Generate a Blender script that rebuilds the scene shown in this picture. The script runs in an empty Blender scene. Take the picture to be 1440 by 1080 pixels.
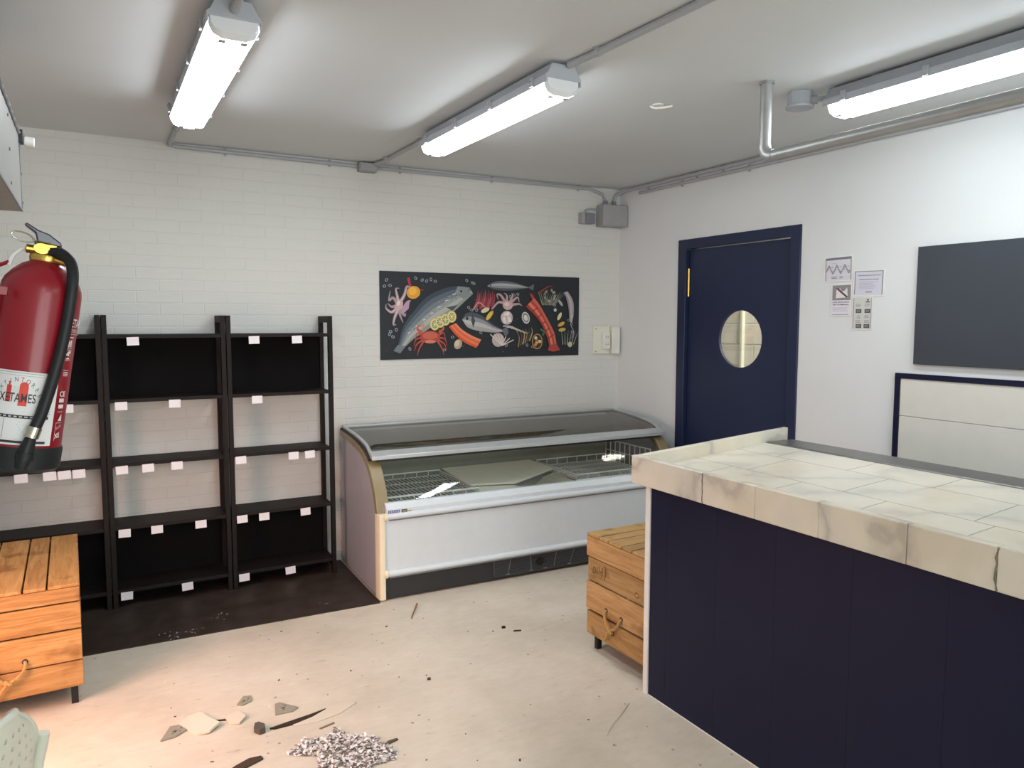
import bpy, bmesh, math, random
from mathutils import Vector, Matrix
random.seed(7)
scn = bpy.context.scene
COL = scn.collection
R_ = math.radians

# ------------------------------------------------------------------ colours / materials
def lin(c):
    if isinstance(c, str):
        c = c.lstrip('#'); c = [int(c[i:i+2], 16)/255 for i in (0, 2, 4)]
    return tuple((x/12.92 if x <= .04045 else ((x+.055)/1.055)**2.4) for x in c)

def new_mat(name):
    m = bpy.data.materials.new(name); m.use_nodes = True
    nt = m.node_tree
    return m, nt, nt.nodes['Principled BSDF']

def setp(b, color=None, rough=.5, metal=0, spec=None, coat=0):
    if color is not None: b.inputs['Base Color'].default_value = (*lin(color), 1)
    b.inputs['Roughness'].default_value = rough
    b.inputs['Metallic'].default_value = metal
    if spec is not None: b.inputs['Specular IOR Level'].default_value = spec
    if coat: b.inputs['Coat Weight'].default_value = coat

def N(nt, t, **kw):
    n = nt.nodes.new(t)
    for k, v in kw.items():
        if k in n.inputs: n.inputs[k].default_value = v
        else: setattr(n, k, v)
    return n

def ramp(nt, stops):
    n = nt.nodes.new('ShaderNodeValToRGB')
    cr = n.color_ramp
    while len(cr.elements) < len(stops): cr.elements.new(.5)
    for e, (p, c) in zip(cr.elements, stops):
        e.position = p; e.color = (*lin(c), 1)
    return n

def plain(name, color, rough=.5, metal=0, spec=None, coat=0, var=.06, nscale=14, bump=0, bscale=60):
    """solid colour with faint procedural variation and optional bump"""
    m, nt, b = new_mat(name); setp(b, color, rough, metal, spec, coat)
    L = nt.links
    tc = N(nt, 'ShaderNodeTexCoord')
    if var:
        nz = N(nt, 'ShaderNodeTexNoise', Scale=nscale, Detail=4.0)
        L.new(tc.outputs['Object'], nz.inputs['Vector'])
        c = lin(color)
        r = nt.nodes.new('ShaderNodeValToRGB')
        r.color_ramp.elements[0].position = .3; r.color_ramp.elements[1].position = .7
        r.color_ramp.elements[0].color = (*[x*(1-var) for x in c], 1)
        r.color_ramp.elements[1].color = (*[min(1, x*(1+var)) for x in c], 1)
        L.new(nz.outputs['Fac'], r.inputs['Fac']); L.new(r.outputs['Color'], b.inputs['Base Color'])
    if bump:
        n2 = N(nt, 'ShaderNodeTexNoise', Scale=bscale, Detail=3.0)
        L.new(tc.outputs['Object'], n2.inputs['Vector'])
        bp = N(nt, 'ShaderNodeBump', Strength=bump, Distance=.01)
        L.new(n2.outputs['Fac'], bp.inputs['Height']); L.new(bp.outputs['Normal'], b.inputs['Normal'])
    return m

def painted(name, rough=.55, spec=.4):
    """flat printed artwork: colour comes from the mesh colour attribute"""
    m, nt, b = new_mat(name); setp(b, None, rough, 0, spec)
    a = N(nt, 'ShaderNodeAttribute', attribute_name='Col')
    nt.links.new(a.outputs['Color'], b.inputs['Base Color'])
    return m

def emit(name, color, strength):
    m = bpy.data.materials.new(name); m.use_nodes = True
    nt = m.node_tree; nt.nodes.remove(nt.nodes['Principled BSDF'])
    e = N(nt, 'ShaderNodeEmission', Strength=strength); e.inputs['Color'].default_value = (*lin(color), 1)
    nt.links.new(e.outputs[0], nt.nodes['Material Output'].inputs['Surface'])
    return m

def wood(name, axis, dark, mid, light):
    """plank wood, grain along local axis 0/1; every board carries a tint in attribute Col"""
    m, nt, b = new_mat(name); setp(b, mid, .62, 0, .3)
    L = nt.links
    tc = N(nt, 'ShaderNodeTexCoord')
    sc = [16, 16, 16]; sc[axis] = 1.6
    mp = N(nt, 'ShaderNodeMapping'); mp.inputs['Scale'].default_value = sc
    at = N(nt, 'ShaderNodeAttribute', attribute_name='Col')
    off = N(nt, 'ShaderNodeVectorMath', operation='MULTIPLY_ADD')
    off.inputs[1].default_value = (9, 9, 9)
    L.new(at.outputs['Color'], off.inputs[0]); L.new(tc.outputs['Object'], off.inputs[2])
    L.new(off.outputs[0], mp.inputs['Vector'])
    n1 = N(nt, 'ShaderNodeTexNoise', Scale=2.2, Detail=6.0, Roughness=.65, Distortion=1.4)
    L.new(mp.outputs[0], n1.inputs['Vector'])
    r = ramp(nt, [(.28, dark), (.5, mid), (.72, light)])
    L.new(n1.outputs['Fac'], r.inputs['Fac'])
    n2 = N(nt, 'ShaderNodeTexNoise', Scale=7.0, Detail=2.0)
    L.new(tc.outputs['Object'], n2.inputs['Vector'])
    r2 = ramp(nt, [(.30, '#8a6a45'), (.42, '#ffffff')])
    L.new(n2.outputs['Fac'], r2.inputs['Fac'])
    mx = N(nt, 'ShaderNodeMix', data_type='RGBA', blend_type='MULTIPLY')
    mx.inputs[0].default_value = .55
    L.new(r.outputs['Color'], mx.inputs[6]); L.new(r2.outputs['Color'], mx.inputs[7])
    mx2 = N(nt, 'ShaderNodeMix', data_type='RGBA', blend_type='MULTIPLY'); mx2.inputs[0].default_value = 1
    L.new(mx.outputs[2], mx2.inputs[6]); L.new(at.outputs['Color'], mx2.inputs[7])
    L.new(mx2.outputs[2], b.inputs['Base Color'])
    bp = N(nt, 'ShaderNodeBump', Strength=.25, Distance=.004)
    L.new(n1.outputs['Fac'], bp.inputs['Height']); L.new(bp.outputs['Normal'], b.inputs['Normal'])
    return m

def glass(name, tint, refl=.10, rough=.02):
    m = bpy.data.materials.new(name); m.use_nodes = True
    nt = m.node_tree; nt.nodes.remove(nt.nodes['Principled BSDF'])
    t = N(nt, 'ShaderNodeBsdfTransparent'); t.inputs['Color'].default_value = (*lin(tint), 1)
    g = N(nt, 'ShaderNodeBsdfGlossy'); g.inputs['Roughness'].default_value = rough
    fr = N(nt, 'ShaderNodeLayerWeight', Blend=.25)
    ma = N(nt, 'ShaderNodeMath', operation='MULTIPLY_ADD'); ma.inputs[1].default_value = .55; ma.inputs[2].default_value = refl
    nt.links.new(fr.outputs['Fresnel'], ma.inputs[0])
    mx = N(nt, 'ShaderNodeMixShader')
    nt.links.new(ma.outputs[0], mx.inputs[0]); nt.links.new(t.outputs[0], mx.inputs[1]); nt.links.new(g.outputs[0], mx.inputs[2])
    nt.links.new(mx.outputs[0], nt.nodes['Material Output'].inputs['Surface'])
    return m

def brick_wall(name, color, bw, bh, joint=.004, strength=.6, rot='xz', rough=.6, dirt=None):
    """white wall clad in embossed brick panels (relief only, one paint colour)"""
    m, nt, b = new_mat(name); setp(b, color, rough, 0, .3)
    L = nt.links
    tc = N(nt, 'ShaderNodeTexCoord'); sp = N(nt, 'ShaderNodeSeparateXYZ'); cb = N(nt, 'ShaderNodeCombineXYZ')
    L.new(tc.outputs['Object'], sp.inputs[0])
    L.new(sp.outputs['X' if rot[0] == 'x' else 'Y'], cb.inputs['X']); L.new(sp.outputs['Z'], cb.inputs['Y'])
    wn = N(nt, 'ShaderNodeTexNoise', Scale=9.0, Detail=2.0)
    L.new(tc.outputs['Object'], wn.inputs['Vector'])
    wv = N(nt, 'ShaderNodeVectorMath', operation='MULTIPLY_ADD'); wv.inputs[1].default_value = (.012, .012, 0)
    L.new(wn.outputs['Color'], wv.inputs[0]); L.new(cb.outputs[0], wv.inputs[2])
    br = N(nt, 'ShaderNodeTexBrick')
    br.inputs['Scale'].default_value = 1; br.inputs['Brick Width'].default_value = bw
    br.inputs['Row Height'].default_value = bh; br.inputs['Mortar Size'].default_value = joint
    br.inputs['Mortar Smooth'].default_value = .6
    br.inputs['Color1'].default_value = (1, 1, 1, 1); br.inputs['Color2'].default_value = (.8, .8, .8, 1); br.inputs['Mortar'].default_value = (0, 0, 0, 1)
    L.new(wv.outputs[0], br.inputs['Vector'])
    nz = N(nt, 'ShaderNodeTexNoise', Scale=26.0, Detail=5.0, Roughness=.6)
    mp = N(nt, 'ShaderNodeMapping'); mp.inputs['Scale'].default_value = (.55, .55, 1.6)
    L.new(tc.outputs['Object'], mp.inputs['Vector']); L.new(mp.outputs[0], nz.inputs['Vector'])
    ad = N(nt, 'ShaderNodeMath', operation='MULTIPLY_ADD'); ad.inputs[1].default_value = .55
    L.new(nz.outputs['Fac'], ad.inputs[0]); L.new(br.outputs['Color'], ad.inputs[2])
    bp = N(nt, 'ShaderNodeBump', Strength=strength, Distance=.006)
    L.new(ad.outputs[0], bp.inputs['Height']); L.new(bp.outputs['Normal'], b.inputs['Normal'])
    c = lin(color)
    n3 = N(nt, 'ShaderNodeTexNoise', Scale=1.3, Detail=3.0)
    L.new(tc.outputs['Object'], n3.inputs['Vector'])
    r = nt.nodes.new('ShaderNodeValToRGB')
    r.color_ramp.elements[0].color = (*[x*.95 for x in c], 1); r.color_ramp.elements[1].color = (*c, 1)
    L.new(n3.outputs['Fac'], r.inputs['Fac'])
    L.new(r.outputs['Color'], b.inputs['Base Color'])
    return m

def marble(name, tiled):
    m, nt, b = new_mat(name); setp(b, '#d8d3c6', .32, 0, .4)
    L = nt.links
    tc = N(nt, 'ShaderNodeTexCoord')
    n0 = N(nt, 'ShaderNodeTexNoise', Scale=2.6, Detail=5.0)
    L.new(tc.outputs['Object'], n0.inputs['Vector'])
    wv = N(nt, 'ShaderNodeVectorMath', operation='MULTIPLY_ADD'); wv.inputs[1].default_value = (.6, .6, .6)
    L.new(n0.outputs['Color'], wv.inputs[0]); L.new(tc.outputs['Object'], wv.inputs[2])
    w = N(nt, 'ShaderNodeTexWave', Scale=1.5, Distortion=5.0, Detail=3.0); w.bands_direction = 'DIAGONAL'
    w.inputs['Detail Scale'].default_value = 1.2
    L.new(wv.outputs[0], w.inputs['Vector'])
    r = ramp(nt, [(.0, '#c2beb5'), (.06, '#d2cec4'), (.3, '#dedace'), (.8, '#e2ddd1')])
    L.new(w.outputs['Fac'], r.inputs['Fac'])
    n1 = N(nt, 'ShaderNodeTexNoise', Scale=3.4, Detail=4.0)
    L.new(tc.outputs['Object'], n1.inputs['Vector'])
    r1 = ramp(nt, [(.35, '#e9dfd0'), (.5, '#f4efe6'), (.65, '#e6e5e1')])
    L.new(n1.outputs['Fac'], r1.inputs['Fac'])
    mx = N(nt, 'ShaderNodeMix', data_type='RGBA', blend_type='MULTIPLY'); mx.inputs[0].default_value = .8
    if tiled: r.color_ramp.elements[0].color = (*lin('#cfcbc2'), 1); r.color_ramp.elements[1].color = (*lin('#d9d5cb'), 1)
    L.new(r.outputs['Color'], mx.inputs[6]); L.new(r1.outputs['Color'], mx.inputs[7])
    out = mx.outputs[2]
    if tiled:
        br = N(nt, 'ShaderNodeTexBrick'); br.offset = .37; br.squash = 1.3; br.squash_frequency = 3
        mp = N(nt, 'ShaderNodeMapping'); mp.inputs['Rotation'].default_value = (0, 0, R_(90)); mp.inputs['Location'].default_value = (.11, .03, 0)
        L.new(tc.outputs['Object'], mp.inputs['Vector'])
        wn = N(nt, 'ShaderNodeTexNoise', Scale=5.0, Detail=2.0)
        L.new(tc.outputs['Object'], wn.inputs['Vector'])
        w2 = N(nt, 'ShaderNodeVectorMath', operation='MULTIPLY_ADD'); w2.inputs[1].default_value = (.02, .02, 0)
        L.new(wn.outputs['Color'], w2.inputs[0]); L.new(mp.outputs[0], w2.inputs[2])
        L.new(w2.outputs[0], br.inputs['Vector'])
        br.inputs['Scale'].default_value = 1; br.inputs['Brick Width'].default_value = .34; br.inputs['Row Height'].default_value = .25
        br.inputs['Mortar Size'].default_value = .0028; br.inputs['Mortar Smooth'].default_value = .4
        br.inputs['Color1'].default_value = (1, 1, 1, 1); br.inputs['Color2'].default_value = (.97, .97, .975, 1)
        br.inputs['Mortar'].default_value = (*lin('#a09c94'), 1)
        m3 = N(nt, 'ShaderNodeMix', data_type='RGBA', blend_type='MULTIPLY'); m3.inputs[0].default_value = .85
        L.new(out, m3.inputs[6]); L.new(br.outputs['Color'], m3.inputs[7]); out = m3.outputs[2]
    L.new(out, b.inputs['Base Color'])
    return m

def floor_mat():
    m, nt, b = new_mat('painted_concrete'); setp(b, '#cdc3b2', .5, 0, .35)
    L = nt.links
    tc = N(nt, 'ShaderNodeTexCoord')
    n1 = N(nt, 'ShaderNodeTexNoise', Scale=1.7, Detail=7.0, Roughness=.62)
    L.new(tc.outputs['Object'], n1.inputs['Vector'])
    r1 = ramp(nt, [(.3, '#c4baa9'), (.5, '#d3c9b9'), (.7, '#ddd4c5')])
    L.new(n1.outputs['Fac'], r1.inputs['Fac'])
    mp = N(nt, 'ShaderNodeMapping'); mp.inputs['Scale'].default_value = (1, 2.6, 1); mp.inputs['Rotation'].default_value = (0, 0, .4)
    L.new(tc.outputs['Object'], mp.inputs['Vector'])
    n2 = N(nt, 'ShaderNodeTexNoise', Scale=13.0, Detail=5.0, Roughness=.7)
    L.new(mp.outputs[0], n2.inputs['Vector'])
    r2 = ramp(nt, [(.26, '#9a9284'), (.36, '#f2efe8'), (.66, '#ffffff')])
    L.new(n2.outputs['Fac'], r2.inputs['Fac'])
    mx = N(nt, 'ShaderNodeMix', data_type='RGBA', blend_type='MULTIPLY'); mx.inputs[0].default_value = .6
    L.new(r1.outputs['Color'], mx.inputs[6]); L.new(r2.outputs['Color'], mx.inputs[7])
    v = N(nt, 'ShaderNodeTexVoronoi', Scale=10.0); v.feature = 'F1'
    L.new(tc.outputs['Object'], v.inputs['Vector'])
    r3 = ramp(nt, [(.035, '#6d675c'), (.07, '#ffffff')])
    L.new(v.outputs['Distance'], r3.inputs['Fac'])
    m2 = N(nt, 'ShaderNodeMix', data_type='RGBA', blend_type='MULTIPLY'); m2.inputs[0].default_value = .65
    L.new(mx.outputs[2], m2.inputs[6]); L.new(r3.outputs['Color'], m2.inputs[7])
    L.new(m2.outputs[2], b.inputs['Base Color'])
    rr = N(nt, 'ShaderNodeMapRange'); rr.inputs['To Min'].default_value = .35; rr.inputs['To Max'].default_value = .62
    L.new(n1.outputs['Fac'], rr.inputs['Value']); L.new(rr.outputs[0], b.inputs['Roughness'])
    bp = N(nt, 'ShaderNodeBump', Strength=.18, Distance=.006)
    L.new(n2.outputs['Fac'], bp.inputs['Height']); L.new(bp.outputs['Normal'], b.inputs['Normal'])
    return m

M = dict(
    wall=plain('white_wall_paint', '#d8dbdb', .6, spec=.3, var=.015, nscale=3, bump=.06, bscale=40),
    ceiling=plain('ceiling_paint', '#ced1d2', .7, spec=.2, var=.02, nscale=2, bump=.05, bscale=30),
    brick=brick_wall('brick_relief_panels', '#d2d2cd', .235, .066, strength=.40),
    backroom=brick_wall('backroom_blocks', '#d8d4c8', .36, .17, joint=.010, strength=1.0, rot='yz'),
    floor=floor_mat(),
    vinyl=plain('dark_brown_floor_paint', '#392f2a', .5, spec=.25, var=.3, nscale=9, bump=.1),
    navy=plain('navy_paint', '#0e1330', .45, spec=.25, var=.06, nscale=5),
    navydoor=plain('navy_door_paint', '#1a2442', .4, spec=.45, var=.05, nscale=5),
    whitetrim=plain('white_gloss_trim', '#e0dfdc', .4),
    black_wood=plain('espresso_wood', '#1c1614', .6, spec=.22, var=.2, nscale=30),
    black_panel=plain('black_panel', '#100e0f', .8, spec=.12, var=.1),
    card=plain('white_card', '#e8e3e6', .6, var=.01),
    grey_plastic=plain('grey_plastic', '#a3a5a9', .5, var=.03),
    box_grey=plain('junction_grey', '#9a9b9c', .5, var=.03),
    dark_grey=plain('dark_grey_plastic', '#77797f', .5, var=.03),
    lamp_grey=plain('lamp_housing_grey', '#a9adb4', .45, var=.03),
    lens_clear=plain('clear_lens_end', '#dfe3e6', .2, var=.02),
    emit=emit('lamp_diffuser_glow', '#eff7fc', 25.0),
    steel=plain('brushed_steel', '#8f8f8d', .36, 1.0, var=.08, nscale=40),
    pipe=plain('galvanised_pipe', '#a5a6a5', .42, .55, var=.06, nscale=20),
    hood=plain('grey_sheet_metal', '#94938f', .42, .25, var=.05),
    marble=marble('tiled_marble', True),
    marble_edge=marble('marble_edge', False),
    crack=plain('dark_joint', '#6f685c', .8, var=.2),
    slate=plain('slate_board', '#3c4148', .6, spec=.3, var=.06, nscale=4),
    cladding=plain('offwhite_cladding', '#d5d3ca', .5, var=.02),
    fz_white=plain('freezer_white', '#d0d8dc', .35, spec=.4, var=.02),
    fz_side=plain('freezer_side_lilac', '#a3a1a8', .4, var=.03),
    fz_cream=plain('cream_plastic', '#e3d9bd', .4, var=.03),
    fz_tan=plain('tan_plastic', '#8b7d5c', .32, spec=.5, var=.05),
    fz_black=plain('freezer_black', '#28292b', .45, var=.06),
    fz_inner=plain('tub_grey', '#8d8c82', .5, var=.04),
    fz_alu=plain('lid_aluminium', '#b4b8b8', .35, .35, var=.03),
    fz_gasket=plain('lid_gasket', '#232427', .5, var=.05),
    glass_lid=glass('tinted_lid_glass', '#bdbdb4', .20, .05),
    glass_front=glass('clear_curved_glass', '#eef1ee', .05, .02),
    glass_pane=glass('door_pane_glass', '#f2f2f0', .04, .02),
    wire=plain('white_wire', '#eeefec', .4, var=.02),
    foam_shaded=plain('shaded_board', '#b3b29c', .6, var=.03),  # darker board colour with the shade on the lower board put in
    foam=plain('cream_board', '#ebe8d6', .6, var=.03),
    red=plain('extinguisher_red', '#86121f', .32, spec=.4, coat=.1, var=.03),
    grille=plain('vent_grey', '#3d3f42', .45, var=.06),
    rubber=plain('black_rubber', '#17181a', .5, spec=.35, var=.1, nscale=50),
    brass=plain('brass', '#c2a050', .28, .9, var=.1, nscale=40),
    gunmetal=plain('gunmetal_lever', '#5b5c60', .35, .7, var=.06),
    chrome=plain('chrome_ring', '#b9b4a2', .25, .95, var=.05),
    mint=plain('mint_plastic', '#d8dacb', .45, var=.02),
    rope=plain('jute_rope', '#b48b52', .85, var=.25, nscale=120, bump=.5, bscale=200),
    black_metal=plain('black_metal_leg', '#1c1d1f', .45, .3, var=.08),
    ivory=plain('ivory_plastic', '#dcdccb', .4, var=.02),
    print_=painted('printed_artwork'),
    paint=painted('loose_paint', .8, .2),
    wx=wood('pine_along_x', 0, '#936639', '#b58650', '#c59d69'),
    wy=wood('pine_along_y', 1, '#936639', '#b58650', '#c59d69'),
    wx2=wood('pale_pine_along_x', 0, '#947145', '#b5915f', '#c3a377'),
    wy2=wood('pale_pine_along_y', 1, '#947145', '#b5915f', '#c3a377'),
)

# ------------------------------------------------------------------ mesh builder
class MB:
    def __init__(s):
        s.bm = bmesh.new(); s.cl = s.bm.loops.layers.float_color.new('Col'); s.mi = 0; s.c = (1, 1, 1, 1)
    def col(s, c):
        s.c = (*lin(c), 1) if isinstance(c, str) else (*c, 1); return s
    def face(s, pts, smooth=False):
        vs = [p if isinstance(p, bmesh.types.BMVert) else s.bm.verts.new(p) for p in pts]
        try: f = s.bm.faces.new(vs)
        except ValueError: return None
        f.material_index = s.mi; f.smooth = smooth
        for l in f.loops: l[s.cl] = s.c
        return f
    def box(s, a, b):
        x0, y0, z0 = a; x1, y1, z1 = b
        if x0 > x1: x0, x1 = x1, x0
        if y0 > y1: y0, y1 = y1, y0
        if z0 > z1: z0, z1 = z1, z0
        v = [s.bm.verts.new(p) for p in ((x0,y0,z0),(x1,y0,z0),(x1,y1,z0),(x0,y1,z0),(x0,y0,z1),(x1,y0,z1),(x1,y1,z1),(x0,y1,z1))]
        for q in ((3,2,1,0),(4,5,6,7),(0,1,5,4),(1,2,6,5),(2,3,7,6),(3,0,4,7)): s.face([v[i] for i in q])
        return s
    def hexa(s, p):   # 8 corners: bottom ring ccw, top ring ccw
        v = [s.bm.verts.new(q) for q in p]
        for q in ((3,2,1,0),(4,5,6,7),(0,1,5,4),(1,2,6,5),(2,3,7,6),(3,0,4,7)): s.face([v[i] for i in q])
        return s
    def prism(s, poly, ext, smooth=False):   # planar polygon (3-D points) swept by ext
        e = Vector(ext); a = [s.bm.verts.new(p) for p in poly]; b = [s.bm.verts.new(Vector(p)+e) for p in poly]
        n = len(a)
        s.face(a[::-1]); s.face(b)
        for i in range(n): s.face([a[i], a[(i+1) % n], b[(i+1) % n], b[i]], smooth)
        return s
    def band(s, A, B, ext):   # strip between two open polylines swept by ext (a curved solid band)
        e = Vector(ext); n = len(A)
        va = [s.bm.verts.new(p) for p in A]; vb = [s.bm.verts.new(p) for p in B]
        wa = [s.bm.verts.new(Vector(p)+e) for p in A]; wb = [s.bm.verts.new(Vector(p)+e) for p in B]
        for i in range(n-1):
            s.face([va[i], va[i+1], vb[i+1], vb[i]]); s.face([wb[i], wb[i+1], wa[i+1], wa[i]])
            s.face([va[i+1], va[i], wa[i], wa[i+1]], True); s.face([vb[i], vb[i+1], wb[i+1], wb[i]], True)
        s.face([va[0], vb[0], wb[0], wa[0]]); s.face([vb[-1], va[-1], wa[-1], wb[-1]])
        return s
    def tube(s, path, r, seg=10, cap=True, closed=False):
        P = [Vector(p) for p in path]; n = len(P); rings = []
        t0 = (P[1]-P[0]).normalized()
        u = t0.orthogonal().normalized()
        for i in range(n):
            if closed: t = (P[(i+1) % n]-P[i-1]).normalized()
            else: t = (P[min(i+1, n-1)]-P[max(i-1, 0)]).normalized()
            u = (u - t*u.dot(t)).normalized(); w = t.cross(u)
            rr = r[i] if isinstance(r, (list, tuple)) else r
            rings.append([s.bm.verts.new(P[i]+(u*math.cos(k*2*math.pi/seg)+w*math.sin(k*2*math.pi/seg))*rr) for k in range(seg)])
        m = n if closed else n-1
        for i in range(m):
            a, b = rings[i], rings[(i+1) % n]
            for k in range(seg): s.face([a[k], a[(k+1) % seg], b[(k+1) % seg], b[k]], True)
        if cap and not closed: s.face(rings[0][::-1]); s.face(rings[-1])
        return s
    def lathe(s, prof, seg=40, origin=(0, 0, 0)):   # (r,z) profile round z
        o = Vector(origin); rings = []
        for r, z in prof:
            if r < 1e-6: rings.append([s.bm.verts.new(o+Vector((0, 0, z)))])
            else: rings.append([s.bm.verts.new(o+Vector((r*math.cos(k*2*math.pi/seg), r*math.sin(k*2*math.pi/seg), z))) for k in range(seg)])
        for a, b in zip(rings, rings[1:]):
            for k in range(seg):
                k2 = (k+1) % seg
                if len(a) == 1 and len(b) == 1: continue
                if len(a) == 1: s.face([a[0], b[k2], b[k]], True)
                elif len(b) == 1: s.face([a[k], a[k2], b[0]], True)
                else: s.face([a[k], a[k2], b[k2], b[k]], True)
        return s
    def build(s, name, mats, parent=None, local=False, bevel=0, recalc=True, sharp=35, seg=2):
        if parent is not None and not local:
            bmesh.ops.translate(s.bm, verts=s.bm.verts, vec=-Vector(parent.location))
        if recalc: bmesh.ops.recalc_face_normals(s.bm, faces=s.bm.faces)
        me = bpy.data.meshes.new(name); s.bm.to_mesh(me); s.bm.free()
        for m in (mats if isinstance(mats, (list, tuple)) else [mats]): me.materials.append(m)
        if sharp: 
            try: me.set_sharp_from_angle(angle=R_(sharp))
            except Exception: pass
        o = bpy.data.objects.new(name, me); COL.objects.link(o)
        if parent is not None: o.parent = parent
        if bevel:
            b = o.modifiers.new('edge', 'BEVEL'); b.width = bevel; b.segments = seg; b.limit_method = 'ANGLE'; b.angle_limit = R_(40)
        return o

def thing(name, label, cat, loc=(0, 0, 0), rotz=0, group=None):
    o = bpy.data.objects.new(name, None); COL.objects.link(o)
    o.location = loc; o.rotation_euler = (0, 0, rotz); o.empty_display_size = .1
    o['label'] = label; o['category'] = cat
    if group: o['group'] = group
    return o
def tag(o, label, cat, group=None, kind=None):
    o['label'] = label; o['category'] = cat
    if group: o['group'] = group
    if kind: o['kind'] = kind
    return o
def struct(o, label=None, cat=None):
    o['kind'] = 'structure'
    if label: o['label'] = label
    if cat: o['category'] = cat
    return o
def spline(pts, n=8):
    P = [Vector(p) for p in pts]; P = [P[0]*2-P[1]]+P+[P[-1]*2-P[-2]]; out = []
    for i in range(1, len(P)-2):
        for k in range(n):
            t = k/n; a, b, c, d = P[i-1], P[i], P[i+1], P[i+2]
            out.append(.5*((2*b)+(c-a)*t+(2*a-5*b+4*c-d)*t*t+(3*b-a-3*c+d)*t**3))
    out.append(P[-2]); return out

_txt = {}
def text_polys(txt, bold=0):
    key = (txt, bold)
    if key in _txt: return _txt[key]
    cu = bpy.data.curves.new('lettering', 'FONT'); cu.body = txt; cu.size = 1; cu.align_x = 'CENTER'; cu.offset = bold; cu.resolution_u = 3
    o = bpy.data.objects.new('lettering', cu); COL.objects.link(o)
    dg = bpy.context.evaluated_depsgraph_get()
    me = bpy.data.meshes.new_from_object(o.evaluated_get(dg))
    polys = [[(me.vertices[i].co.x, me.vertices[i].co.y) for i in p.vertices] for p in me.polygons]
    bpy.data.objects.remove(o); bpy.data.curves.remove(cu); bpy.data.meshes.remove(me)
    _txt[key] = polys; return polys

class Art:
    """flat printed artwork: thin coloured shapes laid on a surface through map(u,v,h)"""
    def __init__(s, mb, fmap, step=.0003): s.mb = mb; s.f = fmap; s.st = step; s.h = step
    def up(s): s.h += s.st; return s
    def poly(s, pts, color):
        s.mb.col(color); s.mb.face([s.f(u, v, s.h) for u, v in pts]); s.h += s.st*.06
    def rect(s, u0, v0, u1, v1, color, nu=1):
        s.mb.col(color)
        for i in range(nu):
            a = u0+(u1-u0)*i/nu; b = u0+(u1-u0)*(i+1)/nu
            s.mb.face([s.f(a, v0, s.h), s.f(b, v0, s.h), s.f(b, v1, s.h), s.f(a, v1, s.h)])
        s.h += s.st*.06
    def ell(s, cu, cv, a, b, color, rot=0, n=20, arc=(0, 360)):
        c, sn = math.cos(R_(rot)), math.sin(R_(rot)); pts = []
        for k in range(n+1 if arc != (0, 360) else n):
            t = R_(arc[0]+(arc[1]-arc[0])*k/n); x, y = a*math.cos(t), b*math.sin(t)
            pts.append((cu+x*c-y*sn, cv+x*sn+y*c))
        s.poly(pts, color)
    def stroke(s, pts, w, color, taper=False, n=6):
        P = [Vector((p[0], p[1], 0)) for p in pts]
        P = [Vector(q) for q in spline(P, n)] if len(P) > 2 else P
        m = len(P); Lft = []; Rgt = []
        for i in range(m):
            t = (P[min(i+1, m-1)]-P[max(i-1, 0)]).normalized(); nn = Vector((-t.y, t.x, 0))
            ww = w*.5*((1-.85*i/(m-1)) if taper else 1)
            Lft.append(P[i]+nn*ww); Rgt.append(P[i]-nn*ww)
        s.mb.col(color)
        for i in range(m-1):
            s.mb.face([s.f(q.x, q.y, s.h) for q in (Rgt[i], Rgt[i+1], Lft[i+1], Lft[i])])
        s.h += s.st*.06
    def text(s, txt, cu, cv, size, color, width=None, rot=0, bold=0):
        P = text_polys(txt, bold); xs = [x for q in P for x, _ in q]
        k = size if width is None else width/(max(xs)-min(xs)+1e-6)
        c, sn = math.cos(R_(rot)), math.sin(R_(rot)); s.mb.col(color)
        for q in P:
            s.mb.face([s.f(cu+(x*k)*c-(y*size)*sn, cv+(x*k)*sn+(y*size)*c, s.h) for x, y in q])
        s.h += s.st*.06
    def lines(s, u0, u1, v0, v1, n, color, frac=.35):
        rnd = random.Random(int(abs(u0*1000)+abs(v0*777)))
        dv = (v1-v0)/n
        for i in range(n):
            e = u0+(u1-u0)*rnd.uniform(.7, 1)
            s.rect(u0, v0+i*dv, e, v0+i*dv+dv*frac, color)

# ================================================================== SETTING
CEIL = 2.54; YB = 4.70; XR = 3.57; XL = -.90
b = MB(); b.box((-2.6, -3.2, -.1), (5.4, 6, 0)); struct(b.build('floor', M['floor']))
b = MB(); b.box((XL-.1, -3.2, CEIL), (5.4, 5.6, CEIL+.1)); struct(b.build('ceiling', M['ceiling']))
b = MB(); b.box((XL-.1, YB, 0), (XR+.12, YB+.12, CEIL)); struct(b.build('wall_back', M['brick']))
b = MB()   # right wall with the doorway
b.box((XR, 3.99, 0), (XR+.12, YB, CEIL)); b.box((XR, -3.2, 0), (XR+.12, 3.03, CEIL)); b.box((XR, 3.03, 2.07), (XR+.12, 3.99, CEIL))
struct(b.build('wall_right', M['wall']))
b = MB()   # left wall with the street doorway and the short pier that carries the extinguisher
b.box((XL-.1, 3.15, 0), (XL, YB, CEIL)); b.box((XL-.1, -3.2, 0), (XL, 2.02, CEIL)); b.box((XL-.1, 2.02, 2.0), (XL, 3.15, CEIL))
struct(b.build('wall_left', M['wall']))
b = MB(); b.box((XL, 1.18, 0), (-.19, 1.53, CEIL)); struct(b.build('wall_pier', M['wall']))
b = MB()   # shop front behind the photographer, with a window added for the fill light
b.box((XL-.1, -3.3, 0), (-.2, -3.2, CEIL)); b.box((2.8, -3.3, 0), (XR+.12, -3.2, CEIL)); b.box((-.2, -3.3, 0), (2.8, -3.2, .4)); b.box((-.2, -3.3, 2.3), (2.8, -3.2, CEIL))
struct(b.build('wall_front', M['wall']))
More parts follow.
